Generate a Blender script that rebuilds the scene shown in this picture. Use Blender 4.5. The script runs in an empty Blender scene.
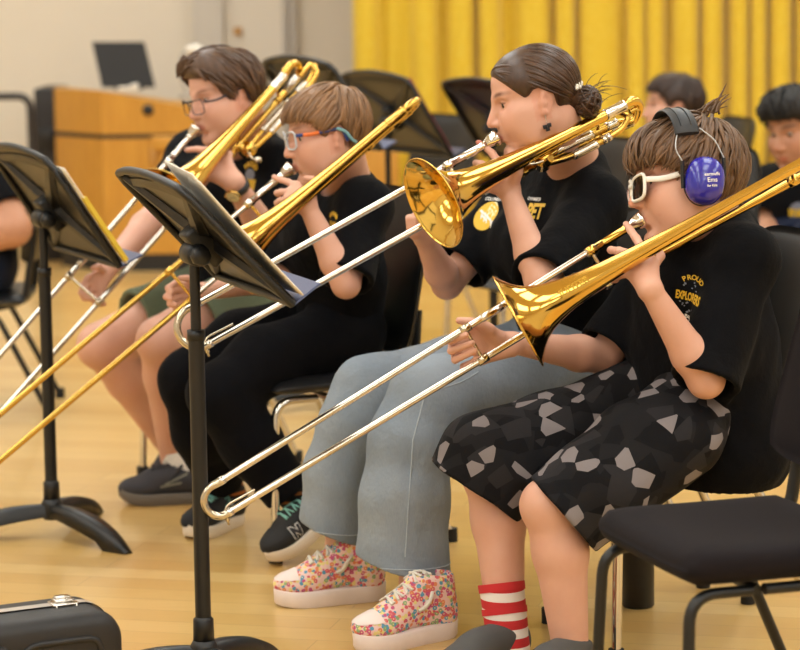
import bpy, bmesh, math, random
import numpy as np
from mathutils import Vector, Matrix
from mathutils.bvhtree import BVHTree
C = bpy.context.scene.collection
PI = math.pi
random.seed(7)
RS = np.random.RandomState(5)

# ---------------------------------------------------------------- camera
CAM_H = 1.41
FPX = 2600.0
PITCH = math.atan(350/2600.0)
ROLL = 0.0145
_f = Vector((0, math.cos(PITCH), -math.sin(PITCH)))
_r0 = Vector((1, 0, 0)); _u0 = _r0.cross(_f)
_r = _r0*math.cos(ROLL) - _u0*math.sin(ROLL)*-1.0
_r = (_r0*math.cos(ROLL) + _u0*math.sin(ROLL)).normalized()
_u = (_u0*math.cos(ROLL) - _r0*math.sin(ROLL)).normalized()
CAM_LOC = Vector((0, 0, CAM_H))
# sign check: the world's up leans left in the picture when the camera leans right
if (Vector((0, 0, 1)).dot(_r)) > 0:
    _r = (_r0*math.cos(ROLL) - _u0*math.sin(ROLL)).normalized()
    _u = (_u0*math.cos(ROLL) + _r0*math.sin(ROLL)).normalized()

def at(px, py, Y):
    """world point seen at a photo pixel, at distance Y in front of the camera"""
    d = _f + _r*((px-400)/FPX) + _u*((325-py)/FPX)
    return CAM_LOC + d*(Y/d.y)
def ground(px, py):
    d = _f + _r*((px-400)/FPX) + _u*((325-py)/FPX)
    return CAM_LOC + d*(-CAM_H/d.z)
def pix(p):
    v = Vector(p) - CAM_LOC; z = v.dot(_f)
    return (400+FPX*v.dot(_r)/z, 325-FPX*v.dot(_u)/z)

def make_camera():
    cd = bpy.data.cameras.new('camera'); co = bpy.data.objects.new('camera', cd); C.objects.link(co)
    m = Matrix((( _r.x, _u.x, -_f.x), (_r.y, _u.y, -_f.y), (_r.z, _u.z, -_f.z))).to_4x4()
    m.translation = CAM_LOC
    co.matrix_world = m
    cd.sensor_width = 36; cd.lens = FPX/800*36; cd.sensor_fit = 'HORIZONTAL'
    cd.clip_end = 60
    cd.dof.use_dof = True; cd.dof.focus_distance = 5.3; cd.dof.aperture_fstop = 4.2
    bpy.context.scene.camera = co

# ---------------------------------------------------------------- naming
def tag(o, label=None, cat=None, group=None, kind=None):
    if label: o['label'] = label
    if cat: o['category'] = cat
    if group: o['group'] = group
    if kind: o['kind'] = kind
    return o
def empty(name, loc, label, cat, group=None):
    o = bpy.data.objects.new(name, None); C.objects.link(o)
    o.location = loc; o.empty_display_size = .05
    return tag(o, label, cat, group)
def wloc(o):
    l = Vector((0, 0, 0))
    while o is not None:
        l += o.location; o = o.parent
    return l
def obj_from(name, me, mats, parent=None, smooth=True):
    """me holds world coordinates; parent's location is taken off"""
    if not isinstance(mats, (list, tuple)): mats = [mats]
    for m in mats: me.materials.append(m)
    if smooth:
        me.polygons.foreach_set('use_smooth', [True]*len(me.polygons))
    o = bpy.data.objects.new(name, me); C.objects.link(o)
    if parent is not None:
        off = wloc(parent)
        me.transform(Matrix.Translation(-off))
        o.parent = parent
    return o
def base_at(o):
    """top-level single mesh: put its origin at the middle of its base"""
    me = o.data
    n = len(me.vertices); a = np.empty(n*3, np.float32); me.vertices.foreach_get('co', a); a = a.reshape(-1, 3)
    c = Vector((float((a[:, 0].min()+a[:, 0].max())/2), float((a[:, 1].min()+a[:, 1].max())/2), float(a[:, 2].min())))
    me.transform(Matrix.Translation(-c)); o.location = c
    return o

class MB:
    """collects shapes into one mesh"""
    def __init__(s): s.v = []; s.f = []; s.m = []; s.flat = []
    def add(s, vs, fs, mi=0, flat=False):
        b = len(s.v); s.v.extend([tuple(v) for v in vs]); s.f.extend([tuple(b+i for i in f) for f in fs]); s.m.extend([mi]*len(fs)); s.flat.extend([flat]*len(fs))
        return s
    def build(s, name, mats, parent=None):
        me = bpy.data.meshes.new(name)
        me.from_pydata(s.v, [], s.f)
        o = obj_from(name, me, mats, parent)
        me.polygons.foreach_set('material_index', s.m)
        me.polygons.foreach_set('use_smooth', [not x for x in s.flat])
        me.validate(); me.update()
        return o
    # --- shapes
    def tube(s, pts, r, n=12, cap=True, mi=0, closed=False, flat_axis=None, fy=1.0):
        pts = [Vector(p) for p in pts]
        N = len(pts)
        rs = r if isinstance(r, (list, tuple)) else [r]*N
        ring = []; prev = None
        for i in range(N):
            if closed: t = pts[(i+1) % N]-pts[i-1]
            elif i == 0: t = pts[1]-pts[0]
            elif i == N-1: t = pts[-1]-pts[-2]
            else: t = (pts[i+1]-pts[i]).normalized()+(pts[i]-pts[i-1]).normalized()
            t.normalize()
            if prev is None:
                a = Vector(flat_axis) if flat_axis is not None else (Vector((0, 0, 1)) if abs(t.z) < .9 else Vector((1, 0, 0)))
                nrm = (a - t*a.dot(t)).normalized()
            else:
                nrm = (prev - t*prev.dot(t)).normalized()
            prev = nrm; b = t.cross(nrm)
            ring.append([pts[i] + (nrm*math.cos(2*PI*k/n)*fy + b*math.sin(2*PI*k/n))*rs[i] for k in range(n)])
        vs = [v for rr in ring for v in rr]; fs = []
        for i in range(N if closed else N-1):
            j = (i+1) % N
            for k in range(n):
                k2 = (k+1) % n
                fs.append((i*n+k, i*n+k2, j*n+k2, j*n+k))
        s.add(vs, fs, mi)
        if cap and not closed:
            s.add(ring[0], [tuple(range(n-1, -1, -1))], mi, True); s.add(ring[-1], [tuple(range(n))], mi, True)
        return s
    def lathe(s, prof, A, ax, n=32, mi=0):
        A = Vector(A); ax = Vector(ax).normalized()
        a = Vector((0, 0, 1)) if abs(ax.z) < .9 else Vector((1, 0, 0))
        u = (a-ax*a.dot(ax)).normalized(); w = ax.cross(u)
        vs = []; fs = []
        for (t, r) in prof:
            for k in range(n):
                an = 2*PI*k/n
                vs.append(A+ax*t+(u*math.cos(an)+w*math.sin(an))*max(r, 1e-5))
        for i in range(len(prof)-1):
            for k in range(n):
                k2 = (k+1) % n
                fs.append((i*n+k, i*n+k2, (i+1)*n+k2, (i+1)*n+k))
        return s.add(vs, fs, mi)
    def box(s, c, ex, ey, ez, mi=0, bev=0.0, seg=2):
        """box with half-extent vectors; bev rounds every edge"""
        c = Vector(c); ex = Vector(ex); ey = Vector(ey); ez = Vector(ez)
        bm = bmesh.new()
        lx, ly, lz = ex.length, ey.length, ez.length
        r = bmesh.ops.create_cube(bm, size=2)
        for v in bm.verts: v.co = Vector((v.co.x*lx, v.co.y*ly, v.co.z*lz))
        if bev > 0:
            bmesh.ops.bevel(bm, geom=bm.edges[:], offset=min(bev, lx*.98, ly*.98, lz*.98), segments=seg, profile=.5, affect='EDGES')
        M = Matrix((ex.normalized(), ey.normalized(), ez.normalized())).transposed()
        bm.verts.index_update()
        vs = [c+M@v.co for v in bm.verts]; fs = [[v.index for v in f.verts] for f in bm.faces]
        bm.free()
        return s.add(vs, fs, mi, bev <= 0)
    def prism(s, outline, d, mi=0):
        """closed outline of points, extruded by vector d"""
        o = [Vector(p) for p in outline]; n = len(o); d = Vector(d)
        vs = o+[p+d for p in o]
        fs = [tuple(range(n-1, -1, -1)), tuple(range(n, 2*n))]
        s.add(vs, fs, mi, True)
        s.add(vs, [(i, (i+1) % n, n+(i+1) % n, n+i) for i in range(n)], mi, True)
        return s
    def grid(s, rows, mi=0, flip=False):
        nr = len(rows); nc = len(rows[0])
        vs = [p for r in rows for p in r]; fs = []
        for i in range(nr-1):
            for j in range(nc-1):
                q = (i*nc+j, i*nc+j+1, (i+1)*nc+j+1, (i+1)*nc+j)
                fs.append(q[::-1] if flip else q)
        return s.add(vs, fs, mi)

def arc_pts(c, a, b, r, t0, t1, n):
    return [Vector(c)+Vector(a)*math.cos(t0+(t1-t0)*i/n)*r+Vector(b)*math.sin(t0+(t1-t0)*i/n)*r for i in range(n+1)]
def bez(p0, p1, p2, p3, n=10):
    out = []
    for i in range(n+1):
        t = i/n; q = 1-t
        out.append(Vector(p0)*q**3+Vector(p1)*3*q*q*t+Vector(p2)*3*q*t*t+Vector(p3)*t**3)
    return out
def smooth_path(pts, sub=6):
    """Catmull-Rom through the points"""
    pts = [Vector(p) for p in pts]; out = []
    P = [pts[0]*2-pts[1]]+pts+[pts[-1]*2-pts[-2]]
    for i in range(1, len(P)-2):
        for k in range(sub):
            t = k/sub
            a, b, c, d = P[i-1], P[i], P[i+1], P[i+2]
            out.append(.5*((2*b)+(c-a)*t+(2*a-5*b+4*c-d)*t*t+(3*b-a-3*c+d)*t**3))
    out.append(pts[-1]); return out
def fillet(pts, r, n=6):
    """polyline with rounded corners"""
    pts = [Vector(p) for p in pts]; out = [pts[0]]
    for i in range(1, len(pts)-1):
        a = (pts[i-1]-pts[i]); b = (pts[i+1]-pts[i])
        rr = min(r, a.length*.45, b.length*.45)
        p0 = pts[i]+a.normalized()*rr; p1 = pts[i]+b.normalized()*rr
        for k in range(n+1):
            t = k/n
            out.append(p0*(1-t)**2+pts[i]*2*t*(1-t)+p1*t*t)
    out.append(pts[-1]); return out

# ---------------------------------------------------------------- distance fields
class Field:
    """a solid made of smoothly blended shapes, meshed with surface nets"""
    def __init__(s, lo, hi, h):
        s.h = h; s.lo = np.array(lo, np.float32)-3*h
        s.n = np.ceil((np.array(hi, np.float32)+3*h-s.lo)/h).astype(int)+1
        s.F = np.full(tuple(s.n), 1.0, np.float32)
    def sub(s, lo, hi, m):
        a = np.clip(np.floor((np.array(lo)-m-s.lo)/s.h).astype(int), 0, s.n-1)
        b = np.clip(np.ceil((np.array(hi)+m-s.lo)/s.h).astype(int)+1, 1, s.n)
        if np.any(b <= a): return None
        ax = [(s.lo[i]+np.arange(a[i], b[i], dtype=np.float32)*s.h) for i in range(3)]
        return (slice(a[0], b[0]), slice(a[1], b[1]), slice(a[2], b[2])), ax[0][:, None, None], ax[1][None, :, None], ax[2][None, None, :]
    def put(s, fn, lo, hi, k=.01, op='u'):
        g = s.sub(lo, hi, k+4*s.h)
        if g is None: return
        sl, X, Y, Z = g
        d = fn(X, Y, Z).astype(np.float32)
        f = s.F[sl]
        if op == 'u':
            if k > 0:
                q = np.maximum(k-np.abs(f-d), 0)/k
                s.F[sl] = np.minimum(f, d)-q*q*k*.25
            else: s.F[sl] = np.minimum(f, d)
        else:
            d = -d
            if k > 0:
                q = np.maximum(k-np.abs(f-d), 0)/k
                s.F[sl] = np.maximum(f, d)+q*q*k*.25
            else: s.F[sl] = np.maximum(f, d)
    def cone(s, a, b, ra, rb, k=.012, op='u', wide=None, wx=1.0, cut=None, cut0=None):
        """rounded cone; wide = direction stretched by wx; cut = (point, normal) keeps the side the normal points away from"""
        a = np.array(a, float); b = np.array(b, float); ba = b-a; L2 = max(float(ba@ba), 1e-9)
        R = max(ra, rb)*max(wx, 1)
        w = None if wide is None else np.array(Vector(wide).normalized(), float)
        def fn(X, Y, Z):
            x = X-a[0]; y = Y-a[1]; z = Z-a[2]
            t = np.clip((x*ba[0]+y*ba[1]+z*ba[2])/L2, 0, 1)
            x = x-t*ba[0]; y = y-t*ba[1]; z = z-t*ba[2]
            q2 = x*x+y*y+z*z
            if w is not None:
                d = x*w[0]+y*w[1]+z*w[2]
                q2 = q2+d*d*(1/wx**2-1)
            out = np.sqrt(np.maximum(q2, 0))-(ra+(rb-ra)*t)
            for ct in (cut, cut0):
                if ct is not None:
                    p, nn = ct
                    out = np.maximum(out, (X-p[0])*nn[0]+(Y-p[1])*nn[1]+(Z-p[2])*nn[2])
            return out
        s.put(fn, np.minimum(a, b)-R, np.maximum(a, b)+R, k, op)
    def ell(s, c, r, M=None, k=.012, op='u', fnmod=None):
        c = np.array(c, float); r = np.array(r, float)
        A = np.eye(3) if M is None else np.array(M)          # columns = axes
        R = np.sqrt(((A*r[None, :])**2).sum(1))
        def fn(X, Y, Z):
            x = X-c[0]; y = Y-c[1]; z = Z-c[2]
            k0 = 0; k1 = 0
            for i in range(3):
                q = x*A[0, i]+y*A[1, i]+z*A[2, i]
                k0 = k0+(q/r[i])**2; k1 = k1+(q/r[i]**2)**2
            k0 = np.sqrt(k0); k1 = np.sqrt(k1)+1e-6
            return k0*(k0-1)/k1
        s.put(fn, c-R, c+R, k, op)
    def chain(s, pts, rs, k=.012, **kw):
        for i in range(len(pts)-1): s.cone(pts[i], pts[i+1], rs[i], rs[i+1], k, **kw)
    def warp(s, fn, lo=None, hi=None):
        """add a displacement to the field (positive digs in)"""
        near = np.abs(s.F) < .03
        i = np.nonzero(near)
        x = s.lo[0]+i[0]*s.h; y = s.lo[1]+i[1]*s.h; z = s.lo[2]+i[2]*s.h
        s.F[i] += fn(x, y, z).astype(np.float32)
    def mesh(s, name, relax=1):
        F = s.F; ins = F < 0
        n = F.shape
        c = ins[:-1, :-1, :-1].astype(np.int8)
        tot = np.zeros(tuple(np.array(n)-1), np.int8)
        for dx in (0, 1):
            for dy in (0, 1):
                for dz in (0, 1):
                    tot += ins[dx:n[0]-1+dx, dy:n[1]-1+dy, dz:n[2]-1+dz]
        act = (tot > 0) & (tot < 8)
        idx = np.full(act.shape, -1, np.int64)
        I = np.nonzero(act); N = len(I[0])
        idx[I] = np.arange(N)
        acc = np.zeros((N, 3), np.float64); cnt = np.zeros(N)
        base = np.stack(I, 1)
        for ax in range(3):
            o = [0, 0, 0]
            oth = [q for q in range(3) if q != ax]
            for p in (0, 1):
                for q in (0, 1):
                    off = [0, 0, 0]; off[oth[0]] = p; off[oth[1]] = q
                    A = base+np.array(off); B = A.copy(); B[:, ax] += 1
                    fa = F[A[:, 0], A[:, 1], A[:, 2]].astype(np.float64); fb = F[B[:, 0], B[:, 1], B[:, 2]].astype(np.float64)
                    m = (fa < 0) != (fb < 0)
                    t = fa[m]/(fa[m]-fb[m])
                    P = A[m].astype(np.float64); P[:, ax] += t
                    acc[m] += P; cnt[m] += 1
        V = acc/cnt[:, None]
        quads = []
        for ax in range(3):
            oth = [q for q in range(3) if q != ax]
            sl0 = [slice(1, n[0]-1)]*3
            sa = [slice(1, n[q]-1) for q in range(3)]; sb = list(sa)
            sa[ax] = slice(0, n[ax]-1); sb[ax] = slice(1, n[ax])
            a = ins[tuple(sa)]; b = ins[tuple(sb)]
            E = np.nonzero(a != b)
            flip = a[E]
            P = np.stack(E, 1)
            for q in oth: P[:, q] += 1
            def cell(d0, d1):
                Q = P.copy(); Q[:, oth[0]] += d0; Q[:, oth[1]] += d1
                return idx[Q[:, 0], Q[:, 1], Q[:, 2]]
            q = np.stack([cell(-1, -1), cell(0, -1), cell(0, 0), cell(-1, 0)], 1)
            if ax == 1: flip = ~flip
            q[~flip] = q[~flip][:, ::-1]
            quads.append(q)
        Q = np.concatenate(quads); Q = Q[(Q >= 0).all(1)]
        W = V*s.h+s.lo
        for _ in range(relax):                               # light Laplacian to even the net
            S = np.zeros_like(W); k = np.zeros(len(W))
            for i in range(4):
                a = Q[:, i]; b = Q[:, (i+1) % 4]
                np.add.at(S, a, W[b]); np.add.at(S, b, W[a]); np.add.at(k, a, 1); np.add.at(k, b, 1)
            W = W*.5+.5*S/np.maximum(k, 1)[:, None]
        me = bpy.data.meshes.new(name)
        me.vertices.add(len(W)); me.vertices.foreach_set('co', W.astype(np.float32).ravel())
        me.loops.add(Q.size); me.loops.foreach_set('vertex_index', Q.astype(np.int32).ravel())
        me.polygons.add(len(Q)); me.polygons.foreach_set('loop_start', (np.arange(len(Q))*4).astype(np.int32))
        try: me.polygons.foreach_set('loop_total', np.full(len(Q), 4, np.int32))
        except Exception: pass
        me.update(calc_edges=True); me.validate()
        return me
def tri_noise(x, y, z, f, seed=0):
    r = np.random.RandomState(seed); out = 0
    for i in range(6):
        k = r.randn(3); k = k/np.linalg.norm(k)*f*(.6+.9*r.rand())
        out = out+np.sin(x*k[0]+y*k[1]+z*k[2]+r.rand()*6.28)
    return out/6
def vcol(me, fn):
    """per-vertex own colour (lips, brows, freckles): fn(Nx3 world coords) -> Nx3"""
    n = len(me.vertices); a = np.empty(n*3, np.float32); me.vertices.foreach_get('co', a); a = a.reshape(-1, 3)
    col = np.ones((n, 4), np.float32); col[:, :3] = fn(a)
    at_ = me.color_attributes.new('tint', 'FLOAT_COLOR', 'POINT'); at_.data.foreach_set('color', col.ravel())
# ---------------------------------------------------------------- materials
def srgb(h):
    h = h.lstrip('#'); c = [int(h[i:i+2], 16)/255 for i in (0, 2, 4)]
    return tuple((x/12.92 if x <= .04045 else ((x+.055)/1.055)**2.4) for x in c)+(1.0,)
class NT:
    def __init__(s, name):
        m = bpy.data.materials.new(name); m.use_nodes = True
        s.m = m; s.t = m.node_tree; s.n = s.t.nodes; s.b = s.n['Principled BSDF']
    def node(s, ty, **kw):
        nd = s.n.new(ty)
        for k, v in kw.items():
            if k.startswith('_'): nd.inputs[k[1:].replace('_', ' ')].default_value = v
            else: setattr(nd, k, v)
        return nd
    def link(s, a, b): s.t.links.new(a, b)
    def coord(s, scale=(1, 1, 1), rot=(0, 0, 0), kind='Object'):
        tc = s.node('ShaderNodeTexCoord'); mp = s.node('ShaderNodeMapping')
        mp.inputs['Scale'].default_value = scale; mp.inputs['Rotation'].default_value = rot
        s.link(tc.outputs[kind], mp.inputs['Vector']); return mp.outputs['Vector']
    def noise(s, vec, scale, detail=3, rough=.5):
        nd = s.node('ShaderNodeTexNoise'); nd.inputs['Scale'].default_value = scale
        nd.inputs['Detail'].default_value = detail; nd.inputs['Roughness'].default_value = rough
        if vec is not None: s.link(vec, nd.inputs['Vector'])
        return nd
    def ramp(s, fac, stops, interp='LINEAR'):
        nd = s.node('ShaderNodeValToRGB'); nd.color_ramp.interpolation = interp
        el = nd.color_ramp.elements
        while len(el) < len(stops): el.new(.5)
        for e, (p, c) in zip(el, stops): e.position = p; e.color = c
        s.link(fac, nd.inputs['Fac']); return nd.outputs['Color']
    def mix(s, fac, a, b, mode='MIX'):
        nd = s.node('ShaderNodeMix', data_type='RGBA', blend_type=mode)
        for sock, v in ((nd.inputs[0], fac), (nd.inputs[6], a), (nd.inputs[7], b)):
            if hasattr(v, 'is_output'): s.link(v, sock)
            else: sock.default_value = v
        return nd.outputs[2]
    def math(s, op, a, b=0.0):
        nd = s.node('ShaderNodeMath', operation=op)
        for sock, v in ((nd.inputs[0], a), (nd.inputs[1], b)):
            if hasattr(v, 'is_output'): s.link(v, sock)
            else: sock.default_value = v
        return nd.outputs[0]
    def bump(s, h, strength=.3, dist=.002):
        nd = s.node('ShaderNodeBump'); nd.inputs['Strength'].default_value = strength; nd.inputs['Distance'].default_value = dist
        s.link(h, nd.inputs['Height']); s.link(nd.outputs['Normal'], s.b.inputs['Normal'])
    def base(s, c):
        if hasattr(c, 'is_output'): s.link(c, s.b.inputs['Base Color'])
        else: s.b.inputs['Base Color'].default_value = c
    def set(s, **kw):
        for k, v in kw.items(): s.b.inputs[k.replace('_', ' ')].default_value = v
        return s
M = {}
def simple(name, col, rough=.5, metal=0.0, noise=0.0, nscale=40, bump=0.0, bscale=300, spec=.5, coat=0.0):
    t = NT(name); c = srgb(col) if isinstance(col, str) else col
    v = t.coord()
    if noise > 0:
        nz = t.noise(v, nscale, 4)
        d = tuple(x*(1-noise) for x in c[:3])+(1,); l = tuple(min(1, x*(1+noise)) for x in c[:3])+(1,)
        t.base(t.ramp(nz.outputs['Fac'], [(.3, d), (.7, l)]))
    else: t.base(c)
    t.set(Roughness=rough, Metallic=metal, Specular_IOR_Level=spec, Coat_Weight=coat)
    if bump > 0: t.bump(t.noise(v, bscale, 2).outputs['Fac'], bump, .001)
    M[name] = t.m; return t
def skin(name, col, flush, sss=.07):
    t = NT(name); v = t.coord()
    nz = t.noise(v, 14, 5, .6); nf = t.noise(v, 160, 2)
    c = t.mix(t.math('MULTIPLY', nz.outputs['Fac'], .62), srgb(col), srgb(flush))
    at_ = t.node('ShaderNodeAttribute', attribute_name='tint')
    c = t.mix(1.0, c, at_.outputs['Color'], 'MULTIPLY')
    t.base(c); t.set(Roughness=.5, Specular_IOR_Level=.4)
    t.b.inputs['Subsurface Weight'].default_value = sss
    t.b.inputs['Subsurface Radius'].default_value = (.9, .35, .2); t.b.inputs['Subsurface Scale'].default_value = .006
    t.bump(nf.outputs['Fac'], .12, .0006)
    M[name] = t.m
skin('skin_fair', '#dcab94', '#c48a74')
skin('skin_pale', '#dfae98', '#c88c78')
skin('skin_tan', '#c69274', '#ab7358')
def hairm(name, a, b, rough=.42):
    t = NT(name); v = t.coord()
    at_ = t.node('ShaderNodeAttribute', attribute_name='tint')
    nz = t.noise(v, 60, 3)
    c = t.mix(nz.outputs['Fac'], srgb(a), srgb(b))
    t.base(t.mix(1.0, c, at_.outputs['Color'], 'MULTIPLY')); t.set(Roughness=rough, Specular_IOR_Level=.45)
    t.bump(t.noise(v, 420, 2).outputs['Fac'], .35, .001)
    M[name] = t.m
hairm('hair_brown', '#4e3623', '#745438'); hairm('hair_lightbrown', '#6a4a30', '#8c6744')
hairm('hair_chestnut', '#2e1d13', '#523725', .3); hairm('hair_midbrown', '#3e291c', '#5e422e')
hairm('hair_black', '#0a0808', '#141010', .6); hairm('hair_dark', '#2a1b16', '#3d2a22')
def cloth(name, col, wrinkle=.5, weave=900, rough=.85, nz=.25):
    t = NT(name); v = t.coord()
    w = t.noise(v, 22, 4, .55); f = t.noise(v, weave, 1)
    c = srgb(col)
    d = tuple(x*(1-nz) for x in c[:3])+(1,); l = tuple(x*(1+nz) for x in c[:3])+(1,)
    t.base(t.ramp(f.outputs['Fac'], [(.3, d), (.7, l)])); t.set(Roughness=rough, Specular_IOR_Level=.08)
    t.b.inputs['Sheen Weight'].default_value = .02
    h = t.math('ADD', t.math('MULTIPLY', w.outputs['Fac'], 1.0), t.math('MULTIPLY', f.outputs['Fac'], .06))
    t.bump(h, wrinkle, .012); M[name] = t.m
cloth('black_cotton', '#0c0c0f'); cloth('black_trouser', '#0c0c10', .4); cloth('navy_cloth', '#1d2438', .4)
cloth('olive_shorts', '#66705c', .35); cloth('grey_cotton', '#8d8a88', .4); cloth('white_sock', '#e4ded8', .2); cloth('dark_sock', '#1c2136', .2)
cloth('seat_fabric', '#1d191b', .05, 1400, .9); cloth('blue_denim_dark', '#5a6a86', .4)
def denim():
    t = NT('denim'); v = t.coord()
    w = t.noise(v, 9, 4, .6); f = t.noise(t.coord((1, 1, .12)), 620, 2); fd = t.noise(v, 3.2, 2)
    c = t.ramp(fd.outputs['Fac'], [(.3, srgb('#78838f')), (.7, srgb('#a3acb6'))])
    c = t.mix(t.math('MULTIPLY', f.outputs['Fac'], .45), c, srgb('#616e80'))
    t.base(c); t.set(Roughness=.9, Specular_IOR_Level=.2)
    t.bump(t.math('ADD', w.outputs['Fac'], t.math('MULTIPLY', f.outputs['Fac'], .05)), .75, .016); M['denim'] = t.m
denim(); simple('denim_stitch', '#a8b2bd', .8)
def camo():
    t = NT('camo'); v = t.coord()
    def vor(scale, off, rnd=1.0):
        mp = t.node('ShaderNodeMapping'); mp.inputs['Location'].default_value = off; t.link(v, mp.inputs['Vector'])
        nz = t.node('ShaderNodeTexVoronoi', feature='F1', distance='EUCLIDEAN'); nz.inputs['Scale'].default_value = scale; nz.inputs['Randomness'].default_value = rnd
        t.link(mp.outputs['Vector'], nz.inputs['Vector'])
        sp = t.node('ShaderNodeSeparateColor'); t.link(nz.outputs['Color'], sp.inputs[0]); return sp.outputs
    a = vor(29, (0, 0, 0)); b = vor(21, (3, 1, 2)); c_ = vor(33, (5, 2, 9))
    c = t.mix(t.math('GREATER_THAN', a[0], .45), srgb('#131214'), srgb('#1d1c1e'))
    c = t.mix(t.math('GREATER_THAN', b[1], .72), c, srgb('#2a282a'))
    g = t.math('GREATER_THAN', a[2], .83)
    c = t.mix(g, c, srgb('#81797a'))
    t.base(c); t.set(Roughness=.8, Specular_IOR_Level=.12)
    t.bump(t.noise(v, 16, 4).outputs['Fac'], .35, .012); M['camo'] = t.m
camo(); cloth('camo_panel', '#2b2c2c', .3)
def floral():
    t = NT('floral_canvas'); v = t.coord()
    vo = t.node('ShaderNodeTexVoronoi', feature='F1'); vo.inputs['Scale'].default_value = 120; t.link(v, vo.inputs['Vector'])
    sp = t.node('ShaderNodeSeparateColor'); t.link(vo.outputs['Color'], sp.inputs[0])
    pal = t.ramp(sp.outputs[0], [(0, srgb('#d8606a')), (.2, srgb('#e8d48a')), (.36, srgb('#5f9ab8')), (.52, srgb('#e58a5e')), (.66, srgb('#efc9c0')), (.8, srgb('#c95a86')), (.92, srgb('#8fae7c'))], 'CONSTANT')
    ctr = t.math('LESS_THAN', vo.outputs['Distance'], .17)
    pet = t.math('LESS_THAN', vo.outputs['Distance'], .62)
    c = t.mix(pet, srgb('#ecc9c2'), pal); c = t.mix(ctr, c, srgb('#f2e3a0'))
    t.base(c); t.set(Roughness=.85); t.bump(t.noise(v, 700, 1).outputs['Fac'], .2, .001); M['floral_canvas'] = t.m
floral()
def stripes(name, cols, freq, axis=2, rough=.85):
    t = NT(name); tc = t.node('ShaderNodeTexCoord'); sx = t.node('ShaderNodeSeparateXYZ'); t.link(tc.outputs['Object'], sx.inputs[0])
    f = t.math('FRACT', t.math('MULTIPLY', sx.outputs[axis], freq))
    st = [(i/len(cols), srgb(c)) for i, c in enumerate(cols)]
    t.base(t.ramp(f, st, 'CONSTANT')); t.set(Roughness=rough); t.bump(t.noise(None, 500, 1).outputs['Fac'], .1, .001); M[name] = t.m
stripes('sock_stripe', ['#c22a2c', '#e9ded6'], 27); stripes('sock_orange', ['#191717', '#191717', '#a8622a'], 42)
simple('sock_red', '#c42a2e', .85); simple('print_black', '#141416', .8)
def brass(name, col, rough, n=.03):
    t = NT(name); v = t.coord(); nz = t.noise(v, 30, 3)
    t.base(srgb(col)); t.set(Metallic=1.0, Roughness=rough)
    t.link(t.math('ADD', t.math('MULTIPLY', nz.outputs['Fac'], n), rough-n/2), t.b.inputs['Roughness']); M[name] = t.m
brass('brass', '#dcb65c', .10); brass('gold_brass', '#d0ab55', .13); brass('silver', '#dcd8d2', .12); brass('chrome', '#d6d3ce', .10); brass('nickel', '#c9c0ae', .18)
brass('engraving', '#b08a34', .38); brass('steel_wire', '#aaa9a8', .3)
simple('stand_black', '#0c0c0e', .42, bump=.12, bscale=900); simple('stand_back_reflection', '#221f1d', .36, bump=.1, bscale=900)  # desk back of the black stand: warm grey reflection put into its base colour
simple('stand_lip_reflection', '#4d587c', .35)  # black lip shelf with a bluish reflection painted into its colour
simple('plastic_black', '#141416', .4); simple('rubber_black', '#101011', .7); simple('case_black', '#1c1a1b', .5, bump=.35, bscale=700)
simple('plastic_white', '#efe9df', .3); simple('lens_dark', '#0e0d10', .08); simple('muff_blue', '#22209a', .22, coat=.6); simple('muff_foam', '#17171b', .7)
simple('leather_black', '#26272b', .45, bump=.15, bscale=200); simple('ink_white', '#e9e6e4', .6); simple('ink_yellow', '#e2b62a', .6); simple('ink_grey', '#777b8c', .6); simple('ink_pale', '#f1e3b4', .6)
simple('paper', '#e9dfcf', .8, noise=.04); simple('paper_print', '#6d675f', .8); simple('paper_red', '#b03038', .7); simple('paper_yellow', '#d8b83a', .7)
simple('aluminium', '#cfc8bf', .3, metal=.6); simple('eye_white', '#c4bcb5', .3); simple('iris', '#3a2a1e', .2); simple('lip', '#b8665a', .45)
simple('glasses_dark', '#2b2c3a', .3); simple('glasses_grey', '#c3c7cf', .3); simple('glasses_blue', '#2c3f7c', .3); simple('glasses_orange', '#e0702c', .3); simple('aid_teal', '#7fb0b8', .3)
simple('gold_case', '#c9a35c', .25, metal=.9); simple('dial', '#e9dcae', .4); simple('lace_white', '#ded6ca', .85); simple('lace_teal', '#7fb7ac', .85)
simple('sole_white', '#ead9d2', .6, noise=.04, nscale=30); simple('sole_cream', '#e4d6c4', .6); simple('shoe_grey', '#4f4d4c', .8, bump=.3, bscale=500); simple('shoe_black', '#19191c', .75, bump=.25, bscale=500); simple('shoe_dark', '#35343a', .8, bump=.3, bscale=500); simple('sole_grey', '#6a625a', .7); simple('sole_dark', '#2a282a', .7); simple('shoe_mark', '#7a7a70', .6); simple('neon', '#b9dc3a', .6)
def glass():
    t = NT('lens_clear'); t.base((1, 1, 1, 1)); t.set(Roughness=.02); t.b.inputs['Transmission Weight'].default_value = 1.0; t.b.inputs['IOR'].default_value = 1.05
    M['lens_clear'] = t.m
glass()
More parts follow.
